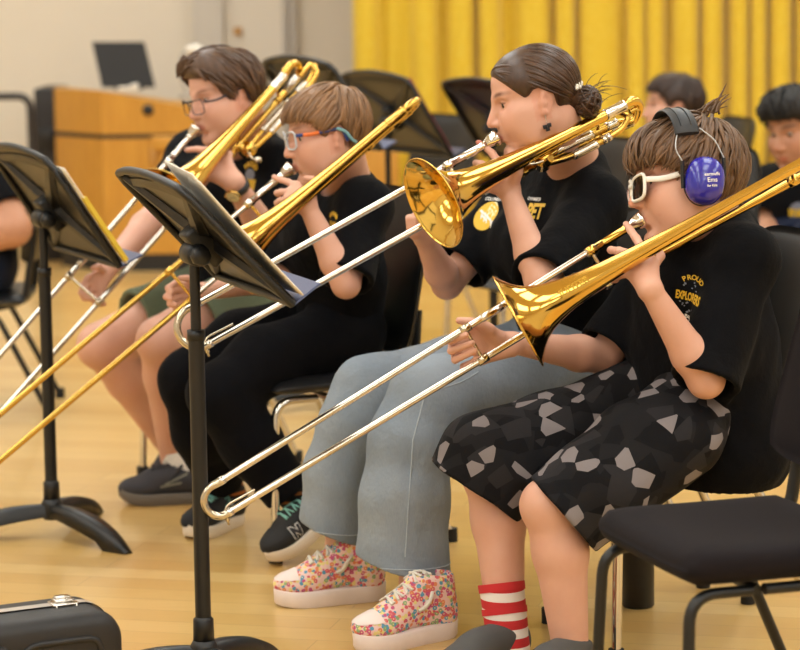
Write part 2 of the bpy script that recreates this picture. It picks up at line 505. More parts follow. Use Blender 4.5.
def floorm():
    t = NT('maple_floor'); v = t.coord(rot=(0, 0, math.radians(14)))
    br = t.node('ShaderNodeTexBrick'); t.link(v, br.inputs['Vector'])
    br.offset = .37; br.inputs['Scale'].default_value = 1.0; br.inputs['Brick Width'].default_value = 1.1; br.inputs['Row Height'].default_value = .0955
    br.inputs['Mortar Size'].default_value = .0012; br.inputs['Mortar Smooth'].default_value = .2
    br.inputs['Color1'].default_value = (0, 0, 0, 1); br.inputs['Color2'].default_value = (1, 1, 1, 1); br.inputs['Mortar'].default_value = (.5, .5, .5, 1)
    tone = t.ramp(br.outputs['Color'], [(0, srgb('#cfa562')), (.5, srgb('#d8b26e')), (1, srgb('#e2c080'))])
    g = t.noise(t.coord((1.2, 16, 1), (0, 0, math.radians(14))), 5, 5, .6)
    c = t.mix(t.math('MULTIPLY', g.outputs['Fac'], .55), tone, srgb('#c49955'))
    sp = t.noise(v, 4.3, 2)
    c = t.mix(t.ramp(sp.outputs['Fac'], [(.62, (0, 0, 0, 1)), (.8, (.35, .35, .35, 1))]), c, srgb('#b88c4c'))
    c = t.mix(t.math('MULTIPLY', br.outputs['Fac'], .5), c, srgb('#8a6236'))
    t.base(c); t.set(Roughness=.28, Specular_IOR_Level=.5, Coat_Weight=.25, Coat_Roughness=.12)
    t.bump(br.outputs['Fac'], -.15, .001); M['maple_floor'] = t.m
floorm()
def oak():
    t = NT('oak_veneer'); v = t.coord((9, 9, .9))
    g = t.noise(v, 6, 5, .6)
    t.base(t.ramp(g.outputs['Fac'], [(.25, srgb('#b9802a')), (.75, srgb('#cf9739'))])); t.set(Roughness=.4); M['oak_veneer'] = t.m
oak()
def curtain():
    t = NT('curtain_gold'); v = t.coord(); n1 = t.noise(t.coord((1, 1, .1)), 300, 2)
    t.base(t.ramp(n1.outputs['Fac'], [(.3, srgb('#d4ae24')), (.7, srgb('#e6ca52'))])); t.set(Roughness=.8, Specular_IOR_Level=.12)
    t.b.inputs['Sheen Weight'].default_value = .3; t.b.inputs['Sheen Roughness'].default_value = .4; M['curtain_gold'] = t.m
curtain()
simple('wall_cream', '#ddd2c2', .8, noise=.02, nscale=2); simple('wall_grey', '#c6beb4', .8); simple('door_paint', '#d8cec0', .6); simple('frame_grey', '#b9b1a8', .5)
simple('ceiling_white', '#f4f2ee', .9); simple('screen_black', '#161618', .6); simple('rail_black', '#2a2829', .4); simple('cabinet_black', '#1b1819', .55); simple('board_brown', '#8e5e38', .5); simple('wood_trim', '#b88746', .5)
simple('base_black', '#171616', .5)
def lamp_m():
    t = NT('lamp_diffuser'); t.base((1, 1, 1, 1)); t.b.inputs['Emission Color'].default_value = (.89, .97, 1.0, 1); t.b.inputs['Emission Strength'].default_value = 5.0
    M['lamp_diffuser'] = t.m
lamp_m()
EXPOSURE = -0.55
# ---------------------------------------------------------------- the room
def struct(o): o['kind'] = 'structure'; return o
XL, XR, Y0, Y1, ZC = -6.5, 6.5, -5.0, 14.0, 4.3
def slab(name, lo, hi, m):
    lo = Vector(lo); hi = Vector(hi); h = (hi-lo)/2
    b = MB(); b.box((lo+hi)/2, (h.x, 0, 0), (0, h.y, 0), (0, 0, h.z)); return struct(base_at(b.build(name, M[m])))
slab('floor', (XL, Y0, -.1), (XR, Y1, 0), 'maple_floor')
slab('ceiling', (XL, Y0, ZC), (XR, Y1, ZC+.1), 'ceiling_white')
slab('wall_back', (XL, Y1, 0), (XR, Y1+.1, ZC), 'wall_cream')
slab('wall_left', (XL-.1, Y0, 0), (XL, Y1, ZC), 'wall_cream')
slab('wall_right', (XR, Y0, 0), (XR+.1, Y1, ZC), 'wall_cream')
slab('wall_front', (XL, Y0-.1, 0), (XR, Y0, ZC), 'wall_cream')
slab('baseboard_back', (XL, Y1-.02, 0), (XR, Y1, .12), 'base_black')
# door, its frame and the grey pilaster on the back wall
def wx(px): return at(px, 60, Y1).x
b = MB(); b.box(((wx(196)+wx(225))/2, Y1-.05, ZC/2), ((wx(225)-wx(196))/2, 0, 0), (0, .05, 0), (0, 0, ZC/2)); struct(base_at(b.build('trim_1', M['wall_grey'])))
b = MB(); b.box(((wx(225.5)+wx(283))/2, Y1-.02, 1.05), ((wx(283)-wx(225.5))/2, 0, 0), (0, .02, 0), (0, 0, 1.05)); dr = struct(base_at(b.build('door_1', M['door_paint'])))
b = MB(); p = at(238, 31, Y1-.05); b.box(p, (.02, 0, 0), (0, .012, 0), (0, 0, .02), bev=.004); b.build('door_sign', M['wood_trim'], dr)
b = MB()
for a, c in ((283.3, 289), (291, 297)):
    b.box(((wx(a)+wx(c))/2, Y1-.035, ZC/2), ((wx(c)-wx(a))/2, 0, 0), (0, .035, 0), (0, 0, ZC/2))
struct(base_at(b.build('trim_2', M['frame_grey'])))
# ceiling lights
k = 0
for yy in (-3.2, -.2, 2.8, 5.8, 8.8, 11.8):
    for xx in (-4.4, -1.5, 1.5, 4.4):
        side = 'left' if xx < 0 else 'right'
        t = empty('ceiling_light', (xx, yy, ZC-.06), 'long white ceiling light panel in the rows overhead', 'light', 'ceiling light panels')
        b = MB()
        for sx in (-1, 1): b.box((xx+sx*.63, yy, ZC-.03), (.015, 0, 0), (0, 1.16, 0), (0, 0, .03))
        for sy in (-1, 1): b.box((xx, yy+sy*1.145, ZC-.03), (.63, 0, 0), (0, .015, 0), (0, 0, .03))
        b.build('frame', M['ceiling_white'], t)
        b = MB(); b.box((xx, yy, ZC-.03), (.614, 0, 0), (0, 1.13, 0), (0, 0, .012)); b.build('diffuser', M['lamp_diffuser'], t)
        L = bpy.data.lights.new('lamp', 'AREA'); L.shape = 'RECTANGLE'; L.size = 1.2; L.size_y = 2.2; L.energy = 25; L.color = (.88, .97, 1.0)
        lo = bpy.data.objects.new('lamp', L); C.objects.link(lo); lo.location = (xx, yy, ZC-.07)
# curtain: hanging folds
YC = 13.2
rows = []; xs0 = at(353, 200, YC).x; xs1 = 4.2
n = 900
rs = np.random.RandomState(11)
xs = np.linspace(xs0, xs1, n)
ph = np.cumsum(np.full(n, (xs1-xs0)/n)*2*PI/.155*(1+.5*np.interp(np.arange(n), np.arange(0, n+30, 18), rs.randn(len(np.arange(0, n+30, 18))))))
amp = np.linspace(.8, 1.45, n)*(.055+.03*np.interp(np.arange(n), np.arange(0, n+40, 26), rs.rand(len(np.arange(0, n+40, 26)))))
zs = [0.02, .6, 1.2, 1.8, 2.4, 3.0, 3.6, 4.25]
for z in zs:
    w = .75+.25*(z/4.25)
    sh = np.sin(ph+.18*math.sin(z*1.3))
    yy = YC+amp*w*np.sign(sh)*np.abs(sh)**.7
    rows.append([(float(xs[i]+.02*math.cos(ph[i])), float(yy[i]), z) for i in range(n)])
b = MB(); b.grid(rows); ct = b.build('stage_curtain', M['curtain_gold'])
so = ct.modifiers.new('s', 'SOLIDIFY'); so.thickness = .006
base_at(ct); tag(ct, 'tall gold curtain in deep folds hanging from ceiling to floor across the right', 'curtain')
# lectern console with sloping top
pc = ground(106, 272)
def lect():
    x0, y0 = pc.x, pc.y
    t = empty('lectern', (x0+.2, y0+.3, 0), 'light oak lectern console with black stripe and round black grommet', 'lectern')
    S = FPX/(y0); d = -1
    fp = [(-.27, .34), (0, 0), (.56, 0), (.56, .6), (-.27, .6)]
    def ring(z, inset=0, slope=None):
        out = []
        for (a, c) in fp:
            zz = z
            if slope: zz = z-slope*max(0, a)
            out.append(Vector((x0+a, y0+c, zz)))
        return out
    def pr(z0, z1, name, m, grow=0, slope=0):
        b = MB(); n = len(fp)
        cx, cy = .15, .3
        def P(a, c, z): return Vector((x0+a+(a-cx)*grow, y0+c+(c-cy)*grow, z-(slope*max(0, a) if z == z1 else 0)))
        lo = [P(a, c, z0) for a, c in fp]; hi = [P(a, c, z1) for a, c in fp]
        b.add(lo+hi, [tuple(range(n-1, -1, -1)), tuple(range(n, 2*n))]+[(i, (i+1) % n, n+(i+1) % n, n+i) for i in range(n)], 0, True)
        return b.build(name, M[m], t)
    pr(0.0, .085, 'plinth', 'base_black', -.03)
    pr(.085, .645, 'lower_body', 'oak_veneer')
    pr(.645, .668, 'stripe', 'base_black', -.01)
    pr(.668, .878, 'upper_body', 'oak_veneer', 0, .2)
    g = at(148, 110, y0-.002)
    b = MB(); b.lathe([(0, 0), (0, .026), (.006, .028), (.012, .024), (.012, 0)], g, (0, -1, 0), 24); b.build('grommet', M['plastic_black'], t)
    c0 = at(172, 143, y0-.012); b = MB(); b.box(c0, (.1, 0, 0), (0, .014, 0), (0, 0, .035), bev=.006); b.build('drawer', M['oak_veneer'], t)
    c0 = at(153, 155, y0-.012); b = MB(); b.box(c0, (.014, 0, 0), (0, .012, 0), (0, 0, .045), bev=.004); b.build('latch', M['wood_trim'], t)
    return y0
ly = lect()
# monitor on the lectern
def monitor():
    Y = ly+.25
    a, b_, c, d = at(92, 42, Y), at(144, 42, Y), at(155, 87.5, Y-.05), at(102, 87.5, Y-.05)
    t = empty('monitor', (a+b_+c+d)/4-Vector((0, 0, .115)), 'thin black tilted screen standing on the oak lectern', 'screen')
    b = MB(); b.prism([a, b_, c, d], (0, .02, 0)); b.build('screen_panel', M['screen_black'], t)
    m = (c+d)/2; b = MB(); b.box(m+Vector((0, .05, -.005)), (.07, 0, 0), (0, .05, 0), (0, 0, .006), bev=.003)
    b.tube([m+Vector((0, .06, 0)), (a+b_+c+d)/4+Vector((0, .03, 0))], .01); b.build('base', M['plastic_black'], t)
monitor()
def clutter():
    p = at(124, 83, ly+.1); p.z = .885
    b = MB()
    b.box(p, (.03, 0, 0), (0, .02, 0), (0, 0, .008), bev=.003); b.box(p+Vector((.05, .0, .006)), (.018, 0, .004), (0, .03, 0), (-.003, 0, .014), bev=.004)
    o = base_at(b.build('white_adapter', M['plastic_white'])); tag(o, 'small white adapter lying below the black screen on the lectern', 'adapter')
clutter()
def desklamp():
    Y = ly+.4
    base = at(188, 100, Y); base.z = .82
    t = empty('gooseneck_lamp', base, 'grey gooseneck lamp with pale head rising behind the bespectacled man', 'lamp')
    b = MB(); b.lathe([(0, 0), (0, .045), (.015, .045), (.02, .012), (.02, 0)], base, (0, 0, 1), 20); b.build('base', M['frame_grey'], t)
    pts = smooth_path([base+Vector((0, 0, .02)), at(181, 75, Y), at(180.5, 62, Y), at(184, 53, Y), at(190, 50, Y)], 6)
    b = MB(); b.tube(pts, .009, 10); b.build('gooseneck', M['frame_grey'], t)
    b = MB(); b.tube([at(187, 50, Y), at(196, 49, Y), at(204, 53, Y)], [.018, .028, .02], 14); b.build('lamp_head', M['plastic_white'], t)
desklamp()
def wallthing():
    Y = Y1-.05
    c = at(262, 80, Y); b = MB(); b.box(c, (.035, 0, 0), (0, .03, 0), (0, 0, .08), bev=.03, seg=4)
    t = empty('wall_handset', c-Vector((0, 0, .12)), 'small upright black handset mounted on the pale door wall', 'handset')
    b.build('handset_body', M['plastic_black'], t)
    c2 = at(262, 101, Y); b = MB(); b.box(c2, (.04, 0, 0), (0, .028, 0), (0, 0, .045), bev=.012); b.build('cradle', M['plastic_white'], t)
wallthing()
def cabinet():
    Y = ly+.5; a = at(32.5, 89, Y); b_ = at(56, 89, Y)
    b = MB(); b.box(((a.x+b_.x)/2, Y+.25, a.z/2), ((b_.x-a.x)/2, 0, 0), (0, .22, 0), (0, 0, a.z/2), bev=.012)
    t = empty('equipment_rack', ((a.x+b_.x)/2, Y+.25, 0), 'tall narrow black equipment rack beside the oak lectern', 'equipment rack')
    b.build('cabinet_shell', M['cabinet_black'], t)
    for z in (.3, .45, .62):
        b = MB(); b.box(((a.x+b_.x)/2, Y+.025, z), ((b_.x-a.x)/2-.02, 0, 0), (0, .006, 0), (0, 0, .05), bev=.004); b.build('front_panel', M['plastic_black'], t)
cabinet()
def rail():
    Y = ly+.2
    c = at(30, 96, Y); f1 = Vector((c.x, Y, 0)); f2 = Vector((at(-40, 96, Y).x, Y, 0))
    b = MB(); b.tube(fillet([f1, c, Vector((f2.x, Y, c.z)), f2], .07, 8), .019, 12)
    t = empty('grab_rail', ((f1.x+f2.x)/2, Y, 0), 'bent dark tubular rail at the left edge beside the black rack', 'rail')
    b.build('rail_tube', M['rail_black'], t)
    for f in (f1, f2):
        b = MB(); b.box(f+Vector((0, 0, .012)), (.04, 0, 0), (0, .04, 0), (0, 0, .012), bev=.005); b.build('foot_plate', M['rail_black'], t)
rail()
def sidecab():
    Y = 12.3; a = at(343, 118, Y); c = at(398, 118, Y); w = (c.x-a.x)/2; cx = (a.x+c.x)/2
    t = empty('wooden_cabinet', (cx, Y+.2, 0), 'brown wooden cabinet with dark top seen between two rear music stands', 'cabinet')
    b = MB(); b.box((cx, Y+.2, a.z/2), (w, 0, 0), (0, .2, 0), (0, 0, a.z/2), bev=.01); b.build('body', M['oak_veneer'], t)
    b = MB(); b.box((cx, Y+.2, a.z+.02), (w+.02, 0, 0), (0, .22, 0), (0, 0, .03), bev=.008); b.build('top', M['plastic_black'], t)
    b = MB(); b.box((cx, Y-.004, .4), (w-.03, 0, 0), (0, .008, 0), (0, 0, .012)); b.build('shelf_edge', M['frame_grey'], t)
sidecab()
# ---------------------------------------------------------------- chairs
def chair(label, c, f, seat_m='plastic_black', frame_m='chrome', w=.44, d=.42, zs=.45, group=None, zb0=.50, zb1=.86, black_frame=False, back_lean=.26, back_in=0.0, pad=.04):
    f = Vector((f[0], f[1], 0)).normalized(); l = Vector((-f.y, f.x, 0)); U = Vector((0, 0, 1)); c = Vector((c[0], c[1], 0))
    t = empty('stacking_chair', c, label, 'chair', group)
    # seat: padded pan with a rolled front
    bm = bmesh.new(); rows = []; nu, nv = 18, 18
    def sp(i, j, top):
        u = -1+2*i/nu; v = -1+2*j/nv
        ru = abs(u)**4; rv = abs(v)**4
        x = u*w/2*(1-.05*rv); y = v*d/2*(1-.05*ru)
        e = min(1, max(ru, rv)**2)
        if top:
            z = zs-(.022-.3*(pad-.04))*e-.012*(1-u*u)*(1-v*v)-.016*max(0, v-.6)**2*6*.4
        else: z = zs-pad-.008+.016*e
        return c+f*y+l*x+U*z
    b = MB()
    T = [[sp(i, j, True) for j in range(nv+1)] for i in range(nu+1)]; B = [[sp(i, j, False) for j in range(nv+1)] for i in range(nu+1)]
    b.grid(T, flip=False); b.grid(B, flip=True)
    per = [(i, 0) for i in range(nu)]+[(nu, j) for j in range(nv)]+[(i, nv) for i in range(nu, 0, -1)]+[(0, j) for j in range(nv, 0, -1)]
    vs = [T[i][j] for i, j in per]+[B[i][j] for i, j in per]; n = len(per)
    b.add(vs, [(i, (i+1) % n, n+(i+1) % n, n+i) for i in range(n)])
    s = b.build('seat', M[seat_m], t)
    wl = s.modifiers.new('w', 'WELD'); wl.merge_threshold = .0004
    bv = s.modifiers.new('b', 'BEVEL'); bv.width = pad*.3; bv.segments = 4; bv.limit_method = 'ANGLE'; bv.angle_limit = .7
    # backrest: curved panel
    lean = Vector((-f.x*back_lean, -f.y*back_lean, 1)).normalized(); nb = l.cross(lean).normalized()
    if nb.dot(f) < 0: nb = -nb
    def bp(i, j, front):
        u = -1+2*i/20; v = j/20
        zz = zb0+(zb1-zb0)*v
        wid = (w/2-.005)*(1-.06*v)
        cr = abs(u)**5*max(0, abs(2*v-1))**5
        x = u*wid*(1-.10*abs(2*v-1)**6); 
        h = zz-zs; h -= (2*v-1)*.02*abs(u)**6
        p = c-f*(d/2-.015-back_in)+lean*h/lean.z+U*zs+l*x-nb*(.03*(1-u*u))*1.0+nb*.012
        e = max(abs(u)**6, abs(2*v-1)**6)
        return p+nb*((.016 if front else -.016)*(1-.75*e))
    b = MB()
    T = [[bp(i, j, True) for j in range(21)] for i in range(21)]; B = [[bp(i, j, False) for j in range(21)] for i in range(21)]
    b.grid(T, flip=True); b.grid(B)
    per = [(i, 0) for i in range(20)]+[(20, j) for j in range(20)]+[(i, 20) for i in range(20, 0, -1)]+[(0, j) for j in range(20, 0, -1)]
    vs = [T[i][j] for i, j in per]+[B[i][j] for i, j in per]; n = len(per)
    b.add(vs, [(i, (i+1) % n, n+(i+1) % n, n+i) for i in range(n)])
    s = b.build('backrest', M[seat_m], t); wl = s.modifiers.new('w', 'WELD'); wl.merge_threshold = .0004
    # frame
    r = .0125
    for sx in (-1, 1):
        o = l*sx*(w/2-.03)
        a = c+o+l*sx*.018+f*(d/2+.0)+U*.012; k = c+o+f*(d/2-.035)+U*(zs-pad-.018)
        b = MB(); b.tube(fillet([a, k+f*.02, k-f*.09], .055, 8), r, 12, flat_axis=f, fy=.8); b.build('leg', M[frame_m], t)
        a2 = c+o+l*sx*.02-f*(d/2+.06)+U*.012; k2 = c+o-f*(d/2-.13)+U*(zs-pad-.018)
        b = MB(); b.tube(fillet([a2, k2-f*.02, k2+f*.1], .05, 8), r, 12, flat_axis=f, fy=.8); b.build('leg', M[frame_m], t)
        for q in (a, a2):
            b = MB(); b.tube([q-U*.012, q+U*.022], .0165, 12); b.build('leg_glide', M['rubber_black'], t)
        p0 = c+l*sx*(w/2-.06)-f*(d/2-.1)+U*(zs-.05); p1 = c+l*sx*(w/2-.06)-f*(d/2-.012)+U*(zs-.03)
        hb = zb0+.12-zs
        p2 = c-f*(d/2-.015-back_in)+lean*hb+U*zs+l*sx*(w/2-.06)-nb*.018
        b = MB(); b.tube(fillet([p0, p1, p2], .03, 6), .012, 12); b.build('back_support', M['plastic_black' if frame_m != 'stand_black' else frame_m], t)
    b = MB(); b.tube([c+l*(w/2-.035)+f*.05+U*(zs-pad-.02), c-l*(w/2-.035)+f*.05+U*(zs-pad-.02)], .009, 10); b.tube([c+l*(w/2-.035)-f*.1+U*(zs-pad-.02), c-l*(w/2-.035)-f*.1+U*(zs-pad-.02)], .009, 10)
    b.build('crossbar', M[frame_m], t)
    return t
# ---------------------------------------------------------------- music stands
def music_stand(label, base, pivot_z, u, tilt, W=.508, H=.318, lower=.55, legs=(200, 320, 80), desk_shift=(0, 0), base_r=.26, low=True):
    """u = horizontal desk direction; the desk faces n; v points down the desk"""
    base = Vector((base[0], base[1], 0)); u = Vector((u[0], u[1], 0)).normalized(); U = Vector((0, 0, 1))
    h = Vector((u.y, -u.x, 0))                      # horizontal, towards the player
    v = h*math.sin(tilt)-U*math.cos(tilt); n = h*math.cos(tilt)+U*math.sin(tilt)
    t = empty('music_stand', base, label, 'music stand', None)
    piv = base+U*pivot_z
    ctr = piv+n*.045+v*desk_shift[1]+u*desk_shift[0]
    def D(a, c, e=0): return ctr+u*a+v*c+n*e
    # desk sheet with an arched top edge and rounded upper corners
    N = 28; th = .004
    def top(a):
        q = abs(a)/(W/2); return -H/2-.028*(1-q*q)+(.02*max(0, (q-.93)/.07)**2)
    cols = [(-W/2+W*i/N) for i in range(N+1)]
    b = MB()
    for e, fl in ((th, False), (0, True)):
        rows = [[D(a, top(a)+(H/2-top(a))*k/10, e) for a in cols] for k in range(11)]
        b.grid(rows, flip=fl)
    per = [D(a, top(a)) for a in cols]+[D(a, H/2) for a in cols[::-1]]; n2 = len(per)
    b.add(per+[p+n*th for p in per], [(i, (i+1) % n2, n2+(i+1) % n2, n2+i) for i in range(n2)])
    b.build('desk', M['stand_back_reflection'], t)
    # rolled rim behind the edges
    b = MB()
    edge = [D(-W/2, H/2, -.006)]+[D(a, top(a), -.006) for a in cols]+[D(W/2, H/2, -.006)]
    b.tube(edge, .0085, 8)
    edge2 = [D(-W/2+.0, H/2-.004, -.006), D(W/2, H/2-.004, -.006)]
    b.tube(edge2, .0085, 8)
    b.build('desk_rim', M['stand_black'], t)
    # top edge bevel catches the light
    b = MB()
    def rib(p0, p1, w0, w1):
        p0 = Vector(p0); p1 = Vector(p1); dv = (p1-p0).normalized(); s = dv.cross(n).normalized()
        q = [p0+s*w0, p0-s*w0, p1-s*w1, p1+s*w1]
        lo = [x+n*.0 for x in q]; hi = [p0+s*w0*.5-n*.016, p0-s*w0*.5-n*.016, p1-s*w1*.5-n*.008, p1+s*w1*.5-n*.008]
        b.add(lo+hi, [(4, 5, 6, 7), (0, 1, 5, 4), (1, 2, 6, 5), (2, 3, 7, 6), (3, 0, 4, 7)], 0, True)
    for sx in (-1, 1):
        for (c1, a1) in ((-H/2+.012, .23), (H/2-.02, .235)):
            rib(D(0, 0, -.002), D(sx*a1, c1, -.002), .03, .012)
    rows = [[D(a, top(a)*.0+(-H/2+.035)-.022*(1-(a/(W/2))**2)+k*.014, -.003-.006*(1-abs(k))) for a in cols[2:-2]] for k in (-1, 0, 1)]
    b.grid(rows, flip=True)
    b.build('desk_rib', M['stand_black'], t)
    # lip shelf
    b = MB(); lp = .062
    o = [D(-W/2, H/2, -.004), D(W/2, H/2, -.004), D(W/2-.012, H/2+.012, lp), D(-W/2+.012, H/2+.012, lp)]
    b.prism(o, v*.004); b.build('lip', M['stand_lip_reflection'], t)
    # tilt head
    b = MB(); b.lathe([(-.034, 0), (-.034, .02), (-.03, .023), (.03, .023), (.034, .02), (.034, 0)], piv, u, 24)
    b.lathe([(.034, .012), (.044, .012), (.048, .009), (.048, 0)], piv, u, 6)
    b.box(piv+n*.026, u*.03, v*.045, n*.02, bev=.006)
    b.build('tilt_head', M['stand_black'], t)
    b = MB(); b.lathe([(-.062, 0), (-.062, .014), (-.056, .02), (-.04, .02), (-.034, .012)], piv, u, 8); b.build('tilt_knob', M['plastic_black'], t)
    b = MB(); b.lathe([(-.040, .0125), (-.040, .0165), (-.036, .0165), (-.036, .0125)], piv, u, 20); b.build('knob_ring', M['nickel'], t)
    # tubes
    b = MB(); b.tube([piv-U*.01, base+U*(lower)], .0105, 16); b.build('upper_tube', M['stand_black'], t)
    b = MB(); b.tube([base+U*.06, base+U*lower], .0158, 20)
    b.lathe([(0, .0158), (0, .018), (.02, .018), (.02, .0158)], base+U*(lower-.02), U, 20)
    b.lathe([(0, .0158), (0, .0215), (.05, .0205), (.055, .016)], base+U*.09, U, 20)
    b.build('lower_tube', M['stand_black'], t)
    for an in legs:
        d = Vector((math.cos(math.radians(an)), math.sin(math.radians(an)), 0)); s = Vector((-d.y, d.x, 0))
        rows = []
        for i in range(13):
            q = i/12; x = .012+base_r*q
            zt = .078*(1-q)**.8*(1+.35*q)+.008+.012*math.sin(q*PI); wd = (.021+.010*math.sin(q*PI))*(1-.45*q**4)
            zb = zt-.032-.006*math.sin(q*PI) if q < .72 else 0.0
            zb = max(0.0, zb); zt = max(zt, zb+.006)
            p = base+d*x
            rows.append([p+s*wd+U*zb, p+s*wd*.85+U*(zt-.004), p+U*zt, p-s*wd*.85+U*(zt-.004), p-s*wd+U*zb, p+s*wd+U*zb])
        b = MB(); b.grid(rows, flip=True); b.add(rows[0][:5], [(4, 3, 2, 1, 0)]); b.add(rows[-1][:5], [(0, 1, 2, 3, 4)])
        b.build('leg', M['stand_black'], t)
    b = MB(); b.lathe([(0, 0), (0, .022), (.012, .028), (.04, .028), (.055, .020), (.055, 0)], base+U*.045, U, 20); b.build('hub', M['stand_black'], t)
    return t, D, (W, H, u, v, n)
def sheets(name, label, cat, D, fr, a0, a1, h, e, off=0.0, mats=('paper',), curl=.0, twist=0.0, group=None, print_m=None):
    """pages standing on the lip and leaning on the desk"""
    W, H, u, v, n = fr
    b = MB(); rows = []
    for k in range(13):
        q = k/12; rows.append([D(a0+(a1-a0)*j/8+twist*(1-q), H/2-h*(1-q)-.004, e+curl*(1-q)**2*(.3+.7*j/8)) for j in range(9)])
    b.grid(rows)
    o = b.build(name, [M[m] for m in mats]); so = o.modifiers.new('s', 'SOLIDIFY'); so.thickness = .0025; so.offset = 1
    tag(o, label, cat, group)
    if print_m:
        b = MB(); rs_ = random.Random(len(label))
        for k in range(7):
            c = H/2-h+.03+k*(h-.05)/7
            for j in range(5):
                a = a0+(a1-a0)*(.1+.16*j); w = (a1-a0)*.07
                q = 1-(H/2-c)/h
                ee = e+.003+curl*((H/2-c)/h)**2
                b.add([D(a-w, c-.004, ee), D(a+w, c-.004, ee), D(a+w, c+.004, ee), D(a-w, c+.004, ee)], [(0, 1, 2, 3)])
        x = b.build('print', M[print_m], o) 
    return o
# ---------------------------------------------------------------- trombones
BELL = [(0, .1015), (.004, .0975), (.012, .086), (.022, .0735), (.036, .0605), (.055, .0495), (.08, .0405), (.11, .0335), (.15, .0275), (.2, .0228), (.26, .0190), (.33, .0160), (.42, .0135), (.50, .0118), (.56, .0112)]
def trombone(label, mp, up0, up1, lo0, lo1, bell, bow, bell_m='brass', slide_m='silver', inner_m='silver', fat=False, ferrule=.07, scale=1.0, lower_far=None, brace_t=.62, f_att=None, sleeve_m='nickel', engraved=False, bow_side=None, inner_q=None, receiver_m=None):
    """mp lips; up0-up1 upper slide tube; lo0-lo1 lower slide tube; bell rim centre; bow far end of the bell section"""
    mp, up0, up1, lo0, lo1, bell, bow = [Vector(p) for p in (mp, up0, up1, lo0, lo1, bell, bow)]
    t = empty('trombone', (up0+bell+bow)/3, label, 'trombone')
    ud = (up1-up0).normalized(); ld = (lo1-lo0).normalized()
    # mouthpiece
    b = MB(); ax = (up0-mp).normalized()
    b.lathe([(.002, .0125), (-.0015, .0150), (0, .0175), (.004, .0185), (.008, .0170), (.014, .0160), (.022, .0135), (.029, .0095), (.036, .0075), (.045, .0068), (.085, .0062), (.085, 0)], mp, ax, 28)
    b.lathe([(.002, .0125), (.012, .0105), (.022, .004), (.024, 0)], mp, ax, 28)
    b.build('mouthpiece', M['silver'], t)
    # slide: receiver, tubes, crook
    r = .0072*scale; L = (up1-up0).length
    b = MB(); s0 = up0+ud*.0
    b.lathe([(.0, .0078), (.0, .0095), (.012, .0095), (.014, .0085), (.05, .0085), (ferrule, .0085), (ferrule, .0105), (ferrule+.018, .0105), (ferrule+.02, r)], s0, ud, 20)
    b.build('receiver', M[receiver_m or ('brass' if slide_m == 'silver' and not fat else slide_m)], t)
    sp = up0.lerp(up1, .30)
    if inner_q:
        b = MB(); b.tube([up0+ud*(ferrule+.015), up0+ud*(L*inner_q)], r*.86, 16); b.build('inner_tube', M['silver'], t)
        b = MB(); b.tube([lo0, lo0+ld*((lo1-lo0).length*inner_q*.9)], r*.86, 16); b.build('inner_tube', M['silver'], t)
    q0 = up0+ud*(L*inner_q) if inner_q else up0+ud*(ferrule+.015)
    b = MB(); b.tube([q0, up1], r, 16)
    b.lathe([(.0, r), (0, r*1.22), (.012, r*1.22), (.013, r)], up0+ud*(L-.02), ud, 18)
    b.lathe([(.0, r), (0, r*1.18), (.05, r*1.18), (.052, r)], up0+ud*(L*brace_t-.09), ud, 18)
    b.build('slide_tube', M[slide_m], t)
    b = MB(); b.tube([lo0+ld*((lo1-lo0).length*(inner_q or 0)*.9), lo1], r, 16)
    L2 = (lo1-lo0).length
    b.lathe([(.0, r), (0, r*1.22), (.012, r*1.22), (.013, r)], lo0+ld*(L2-.02), ld, 18)
    b.lathe([(0, r), (0, r*1.35), (.02, r*1.35), (.022, r)], lo0, ld, 18)
    b.build('slide_tube', M[slide_m], t)
    # crook: half circle between the two tube ends
    c = (up1+lo1)/2; a = (up1-lo1)/2; d = ((ud+ld)/2).normalized(); R = a.length; dd = (d-a.normalized()*d.dot(a.normalized())).normalized()
    pts = [up1-ud*.01]+[c+a.normalized()*math.cos(PI*i/16)*R+dd*math.sin(PI*i/16)*R for i in range(17)]+[lo1-ld*.01]
    b = MB(); b.tube(pts, r*1.12, 16); b.build('slide_crook', M['nickel' if slide_m == 'silver' else slide_m], t)
    # water key under the crook
    side = -a.normalized()
    w0 = lo1-ld*.005+side*r*.9
    b = MB(); b.lathe([(0, .004), (.008, .0045), (.010, .002), (.016, .0025), (.017, 0)], w0, side, 12)
    ins = a.normalized()
    b.tube(fillet([lo1+ins*r*.4, lo1+ins*r*2.2-ld*.012, lo1+ins*r*1.8-ld*.075], .01, 4), .0024, 8)
    b.build('water_key', M['nickel'], t)
    # braces
    def brace(q, name):
        p = up0+ud*(L*q); k = lo0+ld*((p-lo0).dot(ld))
        b = MB(); b.tube([p, k], .0038, 10)
        for e, dv in ((p, ud), (k, ld)): b.lathe([(-.012, r), (-.012, r*1.3), (.012, r*1.3), (.012, r)], e, dv, 16)
        b.build(name, M['nickel' if slide_m == 'silver' else slide_m], t)
    brace(brace_t, 'slide_brace')
    brace((ferrule+.01)/L if lower_far is None else .16, 'inner_brace')
    # bell section
    bd = (bow-bell).normalized(); BL = (bow-bell).length
    prof = [(tt, rr) for tt, rr in BELL if tt < BL-.03]
    prof = prof+[(BL-.045, .0112)]
    b = MB(); outer = prof; inner = [(tt+.0008, rr-.0012) for tt, rr in prof[:10]]
    b.lathe([(.004, .1005)][:0]+inner[::-1]+[(0, .1008), (-.0016, .1020), (-.0008, .1034), (.0012, .1030)]+outer[1:], bell, bd, 72)
    o = b.build('bell', M[bell_m], t)
    # neck pipe and bow
    nd = bd
    nk0 = bow_side['neck0']; nk1 = bow_side['neck1']
    b = MB()
    e0 = bell+bd*(BL-.05)
    tot = (nk1-e0).length
